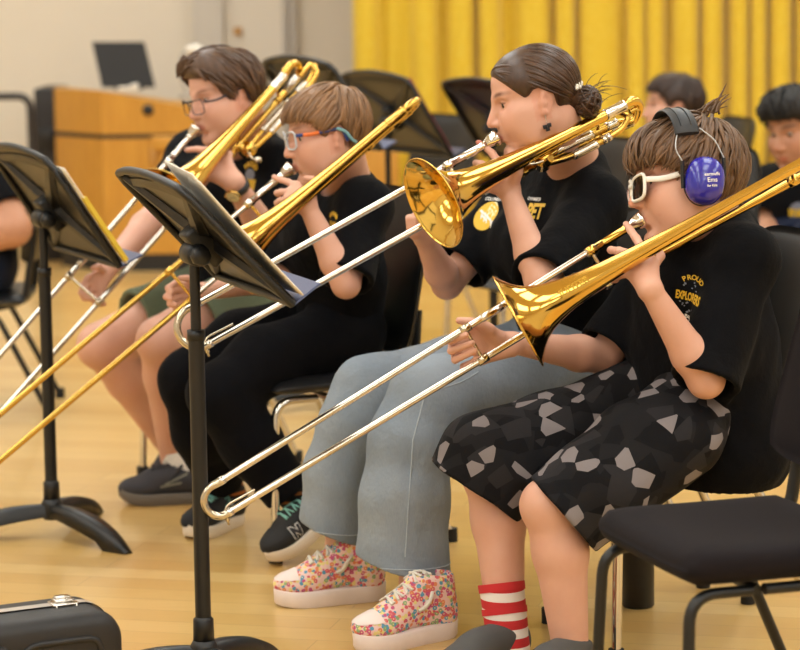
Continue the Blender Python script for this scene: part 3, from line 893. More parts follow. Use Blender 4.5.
    b.lathe([(0, .0112), (0, .0128), (.004, .0128), (.05, .0128), (.052, .0136), (.056, .0136), (.058, .0112)], e0-bd*.055, bd, 20)
    b.build('tuning_sleeve', M[sleeve_m], t); b = MB()
    nkd = (nk1-nk0).normalized()
    b.lathe([(0, .0085), (0, .0108), (.05, .0108), (.052, .0116), (.056, .0116), (.058, .0085)], nk1-nkd*.06, nkd, 20)
    b.build('tuning_sleeve', M[sleeve_m], t)
    b = MB()
    c = (e0+nk1)/2; a = (e0-nk1)/2; R = a.length; an = a.normalized(); dd = (bd-an*bd.dot(an)).normalized()
    arcp = [e0-bd*.002]+[c+an*math.cos(PI*i/18)*R+dd*math.sin(PI*i/18)*R*.95+bd*0 for i in range(19)]+[nk1-nkd*.002]
    b.tube(arcp, [.0112]+[.0112-(.0112-.0092)*i/18 for i in range(19)]+[.0092], 18)
    b.build('tuning_bow', M[bell_m], t)
    b = MB(); b.tube([nk0, nk1], [.0074, .0090], 16)
    b.lathe([(0, .0074), (0, .011), (.03, .011), (.032, .0078)], nk0, nkd, 18)
    b.build('neck_pipe', M[bell_m], t)
    for q in (.16, .72):
        p = nk0.lerp(nk1, q); k = bell+bd*((p-bell).dot(bd)); 
        b = MB(); b.tube([p, k], .0036, 10); b.lathe([(-.011, .0085), (-.011, .0108), (.011, .0108), (.011, .0085)], p, nkd, 16)
        b.build('bell_brace', M[bell_m], t)
    if f_att:
        f_att(t, bell, bd, BL, nk0, nk1)
    return t
def f_tubing(loops, rotor, lever):
    """extra valve tubing: loops = list of point lists, rotor = (centre, axis)"""
    def fn(t, bell, bd, BL, nk0, nk1):
        for pts, segs in loops:
            b = MB(); b.tube(fillet(pts, .028, 8), .0072, 14); b.build('valve_tube', M['brass'], t)
            for p, q in segs:
                b = MB(); d = (q-p).normalized(); ll = (q-p).length
                b.lathe([(0, .0072), (0, .0094), (.006, .0098), (.012, .0092), (ll-.012, .0092), (ll-.006, .0098), (ll, .0094), (ll, .0072)], p, d, 16)
                b.build('tuning_sleeve', M['silver'], t)
        c, ax = rotor
        b = MB(); b.lathe([(-.022, 0), (-.022, .012), (-.018, .019), (.014, .019), (.016, .021), (.02, .021), (.022, .012), (.026, .012), (.026, 0)], c, ax, 24)
        b.build('rotor_valve', M['brass'], t)
        b = MB(); b.tube(smooth_path(lever, 6), .003, 8)
        b.lathe([(-.004, 0), (-.004, .009), (.004, .009), (.004, 0)], lever[-1], ax, 16)
        b.build('valve_lever', M['nickel'], t)
    return fn
# ---------------------------------------------------------------- people
def head_frame(yaw, pitch, roll):
    """columns: forward, left, up. yaw 0 looks to the picture's left; positive turns towards the camera"""
    y = math.radians(yaw); p = math.radians(pitch); r = math.radians(roll)
    f0 = Vector((-math.cos(y), -math.sin(y), 0)); l0 = Vector((-f0.y, f0.x, 0)); u0 = Vector((0, 0, 1))
    f = f0*math.cos(p)-u0*math.sin(p); u = u0*math.cos(p)+f0*math.sin(p)
    l = l0*math.cos(r)+u*math.sin(r); u = u*math.cos(r)-l0*math.sin(r)
    return Matrix((f, l, u)).transposed()
class Head:
    def __init__(s, ear, yaw, pitch, roll, sc, female=False, lips=None):
        s.R = head_frame(yaw, pitch, roll); s.s = sc; s.female = female
        if lips is not None: s.c = Vector(lips)-s.R@(Vector((.1035, 0, -.066))*sc)
        else: s.c = Vector(ear)-s.R@(Vector((-.004, .072, -.006))*sc)
        s.A = np.array(s.R)
    def w(s, x, y, z): return s.c+s.R@(Vector((x, y, z))*s.s)
    def loc(s, P): return (P-np.array(s.c))@s.A/s.s
    def add(s, F, child=False):
        k = s.s; R = s.A
        E = lambda c, r, kk=.012, op='u': F.ell(s.w(*c), [q*k for q in r], R, kk*k, op)
        K = lambda a, b, ra, rb, kk=.01, op='u', **kw: F.cone(s.w(*a), s.w(*b), ra*k, rb*k, kk*k, op, **kw)
        j = .92 if s.female else 1.0
        E((-.011, 0, .036), (.094, .077, .084))
        E((.022, 0, .045), (.072, .068, .066), .02)             # forehead
        E((.036, 0, -.022), (.058, .058, .075), .02)            # face
        for sg in (-1, 1):
            K((-.006, sg*.060*j, -.040), (.030, sg*.050*j, -.078), .016, .017, .02)
            K((.030, sg*.050*j, -.078), (.074, sg*.016, -.102), .017, .016, .02)
            E((.058, sg*.036, -.026), (.032, .028, .03), .018)     # cheek
            E((.030, sg*.056, -.012), (.036, .018, .016), .02)     # cheekbone
            E((.046, sg*.036, -.048), (.036, .031, .040), .035)     # lower cheek
            E((.022, sg*.050, -.045), (.036, .020, .036), .03)
            K((.088, sg*.010, .024), (.074, sg*.046, .027), .0095, .009, .012)  # brow
        E((.078, 0, -.104), (.020, .022, .017), .016)           # chin
        E((.082, 0, -.062), (.020, .028, .024), .016)           # muzzle
        for sg in (-1, 1):
            E((.090, sg*.033, .007), (.016, .019, .0120), .012, 's')  # socket
        K((.090, 0, .020), (.1075, 0, -.022), .0075, .0088, .012)
        K((.100, 0, -.012), (.1125, 0, -.030), .0075, .0105, .010)
        for sg in (-1, 1): E((.101, sg*.0125, -.034), (.0105, .0075, .0075), .007)
        for sg in (-1, 1): E((.1045, sg*.0065, -.0415), (.004, .003, .004), .003, 's')
        # lids and eyes
        for sg in (-1, 1):
            E((.0715, sg*.033, .0065), (.0145, .0165, .0135), .004)
            E((.0865, sg*.0345, .0055), (.0085, .0145, .0056), .002, 's')
        # lips
        for sg in (-1, 1):
            K((.1000, 0, -.0585), (.0885, sg*.021, -.0645), .0052, .0036, .005)
            K((.0985, 0, -.0715), (.0875, sg*.019, -.0665), .0062, .0038, .005)
        K((.104, -.014, -.0650), (.104, .014, -.0650), .0018, .0018, .003, 's')
        E((.092, 0, -.083), (.008, .02, .005), .008, 's')
        # ears
        for sg in (-1, 1):
            c = s.w(-.006, sg*.077, -.004)
            f = (s.R@Vector((.93, sg*.35, .1))).normalized(); u = (s.R@Vector((-.12, sg*.10, 1))).normalized(); n_ = f.cross(u).normalized(); u = n_.cross(f)
            A2 = np.array(Matrix((f, n_, u)).transposed())
            cb = c-Vector(f)*.006*k
            F.ell(cb, [.0175*k, .0065*k, .031*k], A2, .006*k)
            F.ell(s.w(-.002, sg*.080, -.026), [.009*k, .0055*k, .010*k], A2, .006*k)
            F.ell(cb+Vector(n_)*sg*(1 if (n_.dot(s.R@Vector((0, 1, 0))) > 0) else -1)*.007*k, [.0105*k, .0055*k, .021*k], A2, .004*k, 's')
            F.cone(s.w(-.002, sg*.070, -.008), s.w(-.002, sg*.076, -.008), .012*k, .010*k, .004*k)
    def tint(s, P, brow=(.38, .3, .26), lip=(.86, .60, .58), spots=0, flush=.0):
        q = s.loc(P); n = len(q); col = np.ones((n, 3), np.float32)
        def blend(m, c):
            m = np.clip(m, 0, 1)[:, None]; col[:] = col*(1-m)+col*np.array(c)*m
        x, y, z = q.T
        near = (x > -.1) & (np.abs(y) < .1) & (np.abs(z) < .14)
        ay = np.abs(y)
        # brows
        t = (ay-.011)/.052; zc = .0275+.006*np.sin(np.clip(t, 0, 1)*2.4)
        m = np.clip(1.3-np.abs(z-zc)/.0050, 0, 1)*np.clip(1.6-np.abs(t-.5)/.5*1.6, 0, 1)*(x > .03)*near
        blend(m*1.0, brow)
        # lips
        lz = (z+.0655)/.0105; ly = y/.024
        m = np.clip((1-lz*lz-ly*ly)*4, 0, 1)*(x > .075)*near
        blend(m, lip)
        # cheeks, nose, ears
        m = np.exp(-(((x-.07)/.03)**2+((ay-.045)/.022)**2+((z+.025)/.028)**2))*near
        blend(m*.6, (.97, .80, .78))
        m = np.exp(-(((x-.115)/.018)**2+((y)/.016)**2+((z+.03)/.018)**2))*near; blend(m*.6, (.97, .80, .78))
        m = ((ay > .072) & (x > -.04) & (x < .02) & (z > -.045) & (z < .04))*.5*near; blend(m, (.97, .78, .74))
        # lash line
        m = np.exp(-(((z-.0112)/.0018)**2))*((ay > .018) & (ay < .048))*(x > .07)*near
        blend(m*.95, (.22, .16, .15))
        rr = np.random.RandomState(3)
        for i in range(spots):
            c = np.array([.02+.06*rr.rand(), (.03+.045*rr.rand()), -.085+.075*rr.rand()])
            d2 = (y-c[1])**2+(z-c[2])**2+(x-c[0])**2*.2
            blend(np.exp(-d2/(.0030**2))*.55*(x > 0)*near, (.86, .55, .52))
        return col
    def eyes(s, parent, look=(0, 0)):
        for sg in (-1, 1):
            c = s.w(.0715, sg*.033, .0065); d = (s.R@Vector((1, look[0], look[1]))).normalized(); r = .0128*s.s
            b = MB(); pr = [(r*math.cos(a), r*math.sin(a)) for a in [PI*i/16 for i in range(17)]]
            b.lathe(pr[3:], c, d, 20); o = b.build('eye', M['eye_white'], parent)
            b = MB(); b.lathe([(r*1.02*math.cos(a), r*1.02*math.sin(a)) for a in (0, .2, .4, .6, .74)], c, d, 20); b.build('iris', M['iris'], o)
def poly_sd(x, z, poly):
    """signed distance to a polygon in the (x, z) side view, negative inside"""
    P = np.array(poly, np.float32); n = len(P)
    d = np.full(np.broadcast(x, z).shape, 1e9, np.float32); ins = np.zeros(d.shape, bool)
    for i in range(n):
        a = P[i]; b = P[(i+1) % n]; e = b-a
        wx_ = x-a[0]; wz = z-a[1]
        t = np.clip((wx_*e[0]+wz*e[1])/max(float(e@e), 1e-9), 0, 1)
        d = np.minimum(d, (wx_-e[0]*t)**2+(wz-e[1]*t)**2)
        c = ((a[1] <= z) & (b[1] > z)) | ((b[1] <= z) & (a[1] > z))
        if abs(e[1]) > 1e-9:
            ins ^= c & (x < a[0]+(z-a[1])/e[1]*e[0])
    d = np.sqrt(d); return np.where(ins, -d, d)
def hair_cap(H, poly, thick, name, mat, parent, h=.0035, extra=None, ctr=(-.011, 0, .036), rad=(.094, .077, .084), bulge=None, streak=None):
    k = H.s; c = H.w(*ctr); R = max(rad)+thick+.05
    F = Field([c[i]-R*k for i in range(3)], [c[i]+R*k for i in range(3)], h)
    A = H.A; rr = np.array(rad)+thick; cc = np.array(H.c)
    def fn(X, Y, Z):
        x = X-cc[0]; y = Y-cc[1]; z = Z-cc[2]
        q = [(x*A[0, i]+y*A[1, i]+z*A[2, i])/k for i in range(3)]
        e = [q[i]-ctr[i] for i in range(3)]
        k0 = np.sqrt(sum((e[i]/rr[i])**2 for i in range(3))); k1 = np.sqrt(sum((e[i]/rr[i]**2)**2 for i in range(3)))+1e-6
        d = k0*(k0-1)/k1
        e = [q[0]-.022, q[1], q[2]-.045]; r2 = np.array((.072, .068, .066))+thick
        k0 = np.sqrt(sum((e[i]/r2[i])**2 for i in range(3))); k1 = np.sqrt(sum((e[i]/r2[i]**2)**2 for i in range(3)))+1e-6
        d2 = k0*(k0-1)/k1; hh = np.maximum(.02-np.abs(d-d2), 0)/.02; d = np.minimum(d, d2)-hh*hh*.005
        if bulge is not None: d = d-bulge(*q)
        pd = poly_sd(q[0], q[2], poly)
        kk = .012; hh = np.maximum(kk-np.abs(d-pd), 0)/kk
        d = np.maximum(d, pd)+hh*hh*kk*.25
        if streak is not None: d = d+streak(*q)
        return d*k
    F.put(fn, [c[i]-R*k for i in range(3)], [c[i]+R*k for i in range(3)], 0)
    if extra: extra(F, H)
    me = F.mesh(name, 1)
    def tf(P):
        q = H.loc(P); az = np.arctan2(q[:, 1], q[:, 0]+.02)
        return (1+.10*np.sin(az*37+3*np.sin(q[:, 2]*60))+.05*np.sin(az*83))[:, None]*np.ones((1, 3))
    vcol(me, tf)
    return obj_from(name, me, M[mat], parent)
def hair_locks(H, name, mat, parent, n, flow, inside, start, seg=8, step=.011, r=.0042, lift=.004, thick=.012, seed=1, ctr=(-.011, 0, .036), rad=(.094, .077, .084), jitter=.25, bulge=None, droop=0.0, spread=.3):
    """tapered locks lying on the scalp; flow(q) gives the combing direction in head space"""
    rg = random.Random(seed); b = MB(); tint = []
    rr = Vector(rad)+Vector((thick, thick, thick)); cv = Vector(ctr)
    for i in range(n):
        q = start(rg)
        if q is None: continue
        base = Vector(q); e = base-cv
        def onsurf(p, up):
            e = p-cv; s_ = math.sqrt(sum((e[j]/rr[j])**2 for j in range(3)))
            p2 = cv+e/s_
            o2 = cv-Vector((.022, 0, .045)); r2 = Vector((.072+thick, .068+thick, .066+thick)); E_ = Vector((e.x/r2.x, e.y/r2.y, e.z/r2.z)); O_ = Vector((o2.x/r2.x, o2.y/r2.y, o2.z/r2.z))
            A_ = E_.dot(E_); B_ = E_.dot(O_); D_ = B_*B_-A_*(O_.dot(O_)-1)
            if D_ > 0:
                t_ = (-B_+math.sqrt(D_))/A_
                if t_ > 1/s_: p2 = cv+e*t_
            if bulge is not None:
                bb = float(bulge(np.float32(p2.x), np.float32(p2.y), np.float32(p2.z)))
                up = up+bb
            nn = Vector((e.x/rr.x**2, e.y/rr.y**2, e.z/rr.z**2)).normalized()
            return p2+nn*up, nn
        jit = Vector((rg.gauss(0, jitter), rg.gauss(0, jitter), rg.gauss(0, jitter)))
        L = lift*(.35+1.3*rg.random()); pts = []; p = base
        ns = seg+rg.randint(-2, 2)
        for k in range(ns+1):
            s_, nn = onsurf(p, L*math.sin(min(1, (k+.5)/3)*PI/2)-.001)
            if not inside(s_, rg): break
            pts.append(s_)
            d = Vector(flow(s_))+jit*(.6+.4*k/ns); d = d-nn*d.dot(nn)
            if d.length < 1e-5: break
            p = s_+d.normalized()*step
        if len(pts) < 3: continue
        m = len(pts); w = r*(.6+.8*rg.random())
        rad_ = [w*(.55+.45*min(1, (k+1)/2.5))*(1-(max(0, k/(m-1)-.35)/.65)**1.6*.93) for k in range(m)]
        P = [H.c+H.R@(v*H.s) for v in pts]
        before = len(b.v)
        e0 = (pts[0]-cv); nn = H.R@Vector((e0.x/rr.x**2, e0.y/rr.y**2, e0.z/rr.z**2)).normalized()
        b.tube(P, [x*H.s for x in rad_], 6, cap=True, flat_axis=nn, fy=.55)
        tv = .72+.62*rg.random(); tint += [tv]*(len(b.v)-before)
    o = b.build(name, M[mat], parent)
    at_ = o.data.color_attributes.new('tint', 'FLOAT_COLOR', 'POINT')
    a = np.ones((len(tint), 4), np.float32); a[:, :3] = np.array(tint)[:, None]
    at_.data.foreach_set('color', a.ravel())
    return o
def bounds(pts, m):
    a = np.array([tuple(p) for p in pts]); return a.min(0)-m, a.max(0)+m
class Person:
    """joints in world space: hip/knee/ankle/shoulder/elbow/wrist (L,R), neck, Head"""
    def __init__(s, label, base, J, H, skin_m, sc=1.0, h=.0035, group=None):
        s.J = {k: Vector(v) for k, v in J.items()}; s.H = H; s.sc = sc; s.h = h; s.skin = skin_m
        s.root = empty('person', Vector((base[0], base[1], 0)), label, 'person', group)
        s.hands = []
        s.pel = (s.J['hipL']+s.J['hipR'])/2; s.chest = (s.J['shL']+s.J['shR'])/2
        s.lat = (s.J['shL']-s.J['shR']).normalized(); s.latp = (s.J['hipL']-s.J['hipR']).normalized()
        up = (s.chest-s.pel).normalized(); s.fwd = s.lat.cross(up).normalized(); s.up = up
    def hand(s, palm, fingers, r0=.0095, r1=.0070):
        s.hands.append((palm, fingers, r0, r1))
    def torso(s, F, g, kk=.03, top=True, chest=.0, fat=0.0, waist_drop=0.0):
        """trunk grown by g"""
        J = s.J; sc = s.sc; P = s.pel; Cc = s.chest; lat = s.lat
        lo = P+s.up*.0
        mid = P.lerp(Cc, .42)-s.fwd*.01
        ch = P.lerp(Cc, .78)+s.fwd*.012
        F.cone(lo-Vector((0, 0, waist_drop)), mid, .095*sc+g+fat, .090*sc+g+fat, kk, wide=s.latp, wx=1.45)
        F.cone(mid, ch, .090*sc+g+fat, .100*sc+g, kk, wide=lat, wx=1.45)
        F.cone(ch+s.lat*.045*sc, ch-s.lat*.045*sc, .092*sc+g, .092*sc+g, kk)
        nb = J['neck']
        for sd in 'LR':
            F.cone(J['sh'+sd], nb.lerp(J['sh'+sd], .22)-s.up*.004, .050*sc+g, .046*sc+g, kk)
            F.cone(J['sh'+sd], ch+(J['sh'+sd]-Cc)*.5, .052*sc+g, .07*sc+g, kk)
        F.cone(ch, nb-s.up*.02, .09*sc+g, .055*sc+g, kk)
        if chest > 0:
            for sg in (-1, 1):
                F.cone(ch+s.fwd*.055*sc+lat*sg*.05*sc-s.up*.0, ch+s.fwd*.06*sc+lat*sg*.05*sc-s.up*.02, chest+g, chest+g, .04)
    def body(s, brow=(.38, .3, .26), lip=(.86, .60, .58), spots=0, arm=1.0, leg=1.0, look=(0, 0), legs=True, eyes=True):
        J = s.J; sc = s.sc; H = s.H
        pts = list(J.values())+[H.w(x, y, z) for x in (-.13, .13) for y in (-.1, .1) for z in (-.13, .13)]
        for palm, fs, _, _ in s.hands: pts += [p for f in fs for p in f]
        lo, hi = bounds(pts, .09)
        F = Field(lo, hi, s.h)
        s.torso(F, -.004)
        nb = J['neck']; hb = H.w(-.030, 0, -.045)
        F.cone(nb-s.up*.015, hb, .058*sc*arm**.3, .054*sc, .025)
        F.cone(nb-s.up*.005, H.w(-.005, 0, -.06), .05*sc, .047*sc, .03)
        for sd in 'LR':
            a = arm*sc; sh, el, wr = J['sh'+sd], J['el'+sd], J['wr'+sd]
            F.cone(sh, el, .046*a, .037*a, .02)
            d = wr-el; m = el+d*.28
            F.cone(el, m, .037*a, .0385*a, .012); F.cone(m, wr, .0385*a, .0225*a, .015, wide=None)
            if legs:
                q = leg*sc; hp, kn, an = J['hip'+sd], J['kn'+sd], J['an'+sd]
                F.cone(hp, kn, .080*q, .054*q, .02)
                e = an-kn; bk = (kn-hp).normalized(); bk = (bk-e.normalized()*bk.dot(e.normalized())).normalized()
                m = kn+e*.30-bk*.010
                F.cone(kn, m, .051*q, .0545*q, .02); F.cone(m, an, .0545*q, .034*q, .02)
                F.ell(kn+bk*.012*q, [.042*q]*3, None, .02)
        for palm, fs, r0, r1 in s.hands:
            for (a, b_, ra, rb) in palm: F.cone(a, b_, ra, rb, .010)
            for f in fs:
                n = len(f)
                for i in range(n-1):
                    ra = r0+(r1-r0)*i/(n-1); rb = r0+(r1-r0)*(i+1)/(n-1)
                    F.cone(f[i], f[i+1], ra*1.0, rb, .0035)
        H.add(F)
        me = F.mesh('body', 1)
        vcol(me, lambda P: H.tint(P, brow, lip, spots))
        s.bodyo = obj_from('body', me, M[s.skin], s.root)
        if eyes: H.eyes(s.bodyo, look)
        return s.bodyo
    def shirt(s, mat, hemL, hemR, g=.014, rs=.064, name='t_shirt', neck_r=.062, fat=0.0, chest=0.0, drop=.05, h=None, collar=True, waist_drop=.02, crease=.004, skirt=None):
        """hemL/hemR = fraction along the upper arm where each sleeve ends"""
        J = s.J; sc = s.sc; h = h or s.h*1.25
        pts = [J[k] for k in ('shL', 'shR', 'elL', 'elR', 'hipL', 'hipR', 'neck')]
        lo, hi = bounds(pts, .17); F = Field(lo, hi, h)
        s.torso(F, g, .035, fat=fat, chest=chest, waist_drop=waist_drop)
        for sd, hem in (('L', hemL), ('R', hemR)):
            sh, el = J['sh'+sd], J['el'+sd]; d = (el-sh).normalized(); e = sh+(el-sh)*hem
            F.cone(sh, e+d*.03, .062*sc, rs*sc, .03, cut=(e, d))
        if skirt:
            r_, wx_, dr_, dn = skirt
            F.cone(s.pel+s.up*.10, s.pel-Vector((0, 0, dn))+dr_, r_*.92, r_, .04, wide=s.latp, wx=wx_)
        # folds
        seed = len(s.root['label'])
        def wr_(x, y, z):
            return crease*(tri_noise(x, y, z*.6, 34, seed)+.6*tri_noise(x, y, z, 75, seed+1))
        F.warp(wr_)
        for sd, hem in (('L', hemL), ('R', hemR)):
            sh, el = J['sh'+sd], J['el'+sd]; d = (el-sh).normalized(); e = sh+(el-sh)*hem
            F.cone(e-d*.035, e+d*.05, rs*sc-.017, rs*sc-.010, .002, 's')
        nb = J['neck']; nd = (s.H.w(-.02, 0, -.05)-nb).normalized()
        F.cone(nb-nd*.03+s.fwd*.012, nb+nd*.09+s.fwd*.02, neck_r*sc, neck_r*sc*1.08, .006, 's')
        me = F.mesh(name, 1); o = obj_from(name, me, M[mat], s.root); s.shirto = o
        return o
    def leg_cloth(s, F, sd, hem, r0, r1, r2, kk=.03, part='kn', cav=.05):
        pass
# ---------------------------------------------------------------- trousers, socks, shoes
def trousers(p, mat, legs, name='trousers', hip_r=.115, hip_w=1.4, cav=.05, h=None, crease=.004, cfreq=26, wall=.012, kk=.035, back=.0, extra=None, hem_n={}):
    """legs: {'L': (points, radii)}, last point is the hem"""
    h = h or p.h*1.3
    pts = [q for v in legs.values() for q in v[0]]+[p.pel]
    lo, hi = bounds(pts, .17); F = Field(lo, hi, h)
    F.cone(p.pel-Vector((0, 0, .01)), p.pel+p.up*.08, hip_r, hip_r*.92, kk, wide=p.latp, wx=hip_w)
    for sd, (P, R) in legs.items():
        for i in range(len(P)-1):
            a, b_ = P[i], P[i+1]; d = (b_-a).normalized(); last = i == len(P)-2; hn = Vector(hem_n[sd]).normalized() if last and sd in hem_n else d
            if last: F.cone(a, b_+d*.05, R[i], R[i+1]+(R[i+1]-R[i])*.05/max((b_-a).length, .01), kk if i else kk, cut=(b_, hn))
            else: F.cone(a, b_, R[i], R[i+1], kk)
    if extra: extra(F)
    seed = len(p.root['label'])+7
    F.warp(lambda x, y, z: crease*(tri_noise(x, y, z, cfreq, seed)+.5*tri_noise(x, y, z, cfreq*2.3, seed+1)))
    for sd, (P, R) in legs.items():
        d = (P[-1]-P[-2]).normalized()
        F.cone(P[-1]-d*cav, P[-1]+d*.06, R[-1]-wall-.004, R[-1]-wall, .002, 's')
    me = F.mesh(name, 1); return obj_from(name, me, M[mat], p.root)
def sock(p, a, b_, ra, rb, mat, name='sock', bands=()):
    h = .003; lo, hi = bounds([a, b_], .07); F = Field(lo, hi, h)
    d = (Vector(b_)-Vector(a)).normalized()
    F.cone(a, Vector(b_)+d*.02, ra, rb, .0, cut0=(Vector(a), -d), cut=(Vector(b_), d))
    me = F.mesh(name, 1); o = obj_from(name, me, M[mat], p.root)
    for (t0, t1, m, nm) in bands:
        q0 = Vector(a).lerp(Vector(b_), t0); q1 = Vector(a).lerp(Vector(b_), t1)
        x = MB(); rr = lambda t: ra+(rb-ra)*t+.0015
        x.tube([q0, q1], [rr(t0), rr(t1)], 28, cap=True); x.build(nm, M[m], o)
    return o
def shoe(p, heel, toe, L_up, mats, high=0.0, sole_h=.03, platform=False, W=.088, ankle=None, name='shoe', laces='lace_white', toe_cap=None, mark=None, bow=False, lean=0.0, slip=False, toe_spring=.012):
    """heel, toe: points on the ground line; mats = (upper, sole)"""
    heel = Vector(heel); toe = Vector(toe); f = (toe-heel); L = f.length; f.normalize()
    U = (Vector(L_up)-f*Vector(L_up).dot(f)).normalized(); S = U.cross(f)      # S = wearer's left
    P = lambda x, y, z: heel+f*x*L+S*y+U*z
    s = L/.27
    sh = bpy.data.objects.new(name, None); C.objects.link(sh); sh.parent = p.root; sh.location = heel-p.root.location
    # sole
    def halfw(x): 
        return W/2*np.interp(x, [0, .04, .15, .4, .6, .74, .88, .96, 1.0], [.05, .52, .74, .76, .92, 1.0, .83, .5, .05])
    xs = [0, .01, .03, .07, .14, .25, .4, .55, .68, .78, .86, .92, .96, .985, 1.0]
    def zb(x): return toe_spring*max(0, (x-.75)/.25)**2+.004*max(0, (.08-x)/.08)
    prof = [(0, .93), (.006, 1.0), (sole_h*.5, 1.02 if not platform else 1.0), (sole_h*.92, 1.03), (sole_h, .98), (sole_h, .6)]
    b = MB()
    loop = [(x, halfw(x)) for x in xs]+[(x, -halfw(x)) for x in xs[::-1][1:-1]]
    rings = []
    for (z, g) in prof:
        rings.append([P((x-.5)*(1+(g-1)*.35)+.5, y*g+(.004*math.sin((x-.2)*3)), z*(1 if not platform else (1.0-.12*max(0, (x-.55))))+zb(x)) for x, y in loop])
    n = len(loop)
    b.add([q for r_ in rings for q in r_], [(i*n+k, i*n+(k+1) % n, (i+1)*n+(k+1) % n, (i+1)*n+k) for i in range(len(rings)-1) for k in range(n)])
    b.add(rings[0], [tuple(range(n-1, -1, -1))], 0, True); b.add(rings[-1], [tuple(range(n))], 0, True)
    so = b.build('sole', M[mats[1]], sh)
    # upper
    h = .0032
    top = high if high > 0 else .085*s
    corners = [P(x, y, z) for x in (-.02, 1.03) for y in (-.06, .06) for z in (0, top+.05)]
    lo, hi = bounds(corners, .02); F = Field(lo, hi, h)
    z0 = sole_h
    A = np.array(Matrix((f, S, U)).transposed())
    F.ell(P(.77, 0, z0+.012*s), [.235*L, W*.5*.98, .030*s], A, .02)
    F.cone(P(.14, 0, z0+.022*s), P(.55, 0, z0+.026*s), .034*s, .036*s, .025)
    F.cone(P(.16, 0, z0+.01), P(.19, 0, top-.016), .034*s, (.040 if high > 0 else .039)*s, .02)
    F.cone(P(.28, 0, top-.022), P(.66, 0, z0+.030*s), .032*s, .031*s, .03)
    if high > 0: F.cone(P(.2, 0, top-.05), P(.33, 0, top-.018), .038*s, .034*s, .02)
    # flat bottom, top opening
    def cutb(X, Y, Z): return (X-float(P(0, 0, z0-.004).x))*U.x+(Y-float(P(0, 0, z0-.004).y))*U.y+(Z-float(P(0, 0, z0-.004).z))*U.z
    F.put(lambda X, Y, Z: cutb(X, Y, Z), lo, hi, .004, 's')
    topc = P(.2, 0, top)
    tn = (U*1.0+f*(-.22 if high == 0 else -.02)).normalized()
    F.put(lambda X, Y, Z: -((X-topc.x)*tn.x+(Y-topc.y)*tn.y+(Z-topc.z)*tn.z)+0*X, np.minimum(np.array(P(-.05, -.06, top-.04)), np.array(P(.5, .06, top+.1)))-.02, np.maximum(np.array(P(-.05, -.06, top-.04)), np.array(P(.5, .06, top+.1)))+.02, .008, 's')
    F.cone(P(.2, 0, top-.03), P(.2, 0, top+.03), .030*s, .033*s, .006, 's')
    me = F.mesh('upper', 1); up = obj_from('upper', me, M[mats[0]], sh)
    # find the surface for laces etc.
    bvh = BVHTree.FromPolygons([v.co+wloc(up) for v in me.vertices], [q.vertices[:] for q in me.polygons])
    def onup(x, y, lift=.003):
        o = P(x, y, .25); hit = bvh.ray_cast(o, -U)
        return (hit[0]+hit[1]*lift) if hit[0] is not None else P(x, y, z0+.05)
    if not slip:
        b = MB()
        x0, x1 = (.34, .66) if high == 0 else (.30, .66)
        nl = 5
        for i in range(nl):
            x = x0+(x1-x0)*i/(nl-1); x2 = min(x1+.02, x+.05)
            lr = .0038 if bow else .0026
            b.tube([onup(x, -.022, .002), onup((x+x2)/2, 0, .005), onup(x2, .022, .002)], lr, 8, fy=.7)
            b.tube([onup(x, .022, .002), onup((x+x2)/2, 0, .0065), onup(x2, -.022, .002)], lr, 8, fy=.7)
        k = onup(x0-.01, 0, .006)
        for sg in (-1, 1):
            l1 = .05 if bow else .028; lr = .0042 if bow else .0027
            b.tube(smooth_path([k, k+S*sg*l1*.6+U*.012+f*.01, k+S*sg*l1+f*.03-U*.004, k+S*sg*l1*.7+f*.035-U*.022, k+f*.004], 6), lr, 8)
            b.tube(smooth_path([k, k+S*sg*.02+f*.015+U*.004, onup(x0+.1, sg*.034, .004), onup(x0+.17, sg*.040, .004)-U*.012], 6), lr, 8)
        b.build('laces', M[laces], sh)
        b = MB(); rows = [[onup(x0+(x1+.02-x0)*i/8, -.013+.026*j/4, .0012) for j in range(5)] for i in range(9)]; b.grid(rows, flip=True)
        so_ = b.build('tongue', M[mats[0]], sh)
    if toe_cap:
        b = MB(); rows = []
        for i in range(9):
            x = .80+.185*i/8
            rows.append([onup(min(.985, x), halfw(x)*.92*(-1+2*j/10), .0022) for j in range(11)])
        b.grid(rows, flip=True); b.build('toe_cap', M[toe_cap], sh)
    if mark: mark(sh, bvh, P, U, S, f)
    return sh
def side_hit(bvh, P, U, S, x, z, sg):
    o = P(x, sg*.2, z); hit = bvh.ray_cast(o, -S*sg)
    return (hit[0]+hit[1]*.0015) if hit[0] is not None else None
# ---------------------------------------------------------------- print on cloth
def text_polys(txt, size, shear=0.0, bold=0.0):
    cu = bpy.data.curves.new('txt', 'FONT'); cu.body = txt; cu.size = size; cu.align_x = 'CENTER'; cu.align_y = 'CENTER'; cu.shear = shear; cu.offset = bold; cu.resolution_u = 3; cu.fill_mode = 'BOTH'; cu.extrude = 0
    o = bpy.data.objects.new('txt', cu); C.objects.link(o)
    dg = bpy.context.evaluated_depsgraph_get(); dg.update()
    me = bpy.data.meshes.new_from_object(o.evaluated_get(dg))
    bm = bmesh.new(); bm.from_mesh(me)
    bmesh.ops.triangulate(bm, faces=bm.faces[:]); 
    long_ = [e for e in bm.edges if e.calc_length() > size*.25]
    if long_: bmesh.ops.subdivide_edges(bm, edges=long_, cuts=2, use_grid_fill=False)
    bmesh.ops.triangulate(bm, faces=bm.faces[:]); bm.verts.index_update()
    vs = [v.co.copy() for v in bm.verts]; fs = [[v.index for v in f.verts] for f in bm.faces]
    bm.free(); bpy.data.objects.remove(o); bpy.data.curves.remove(cu); bpy.data.meshes.remove(me)
    return vs, fs
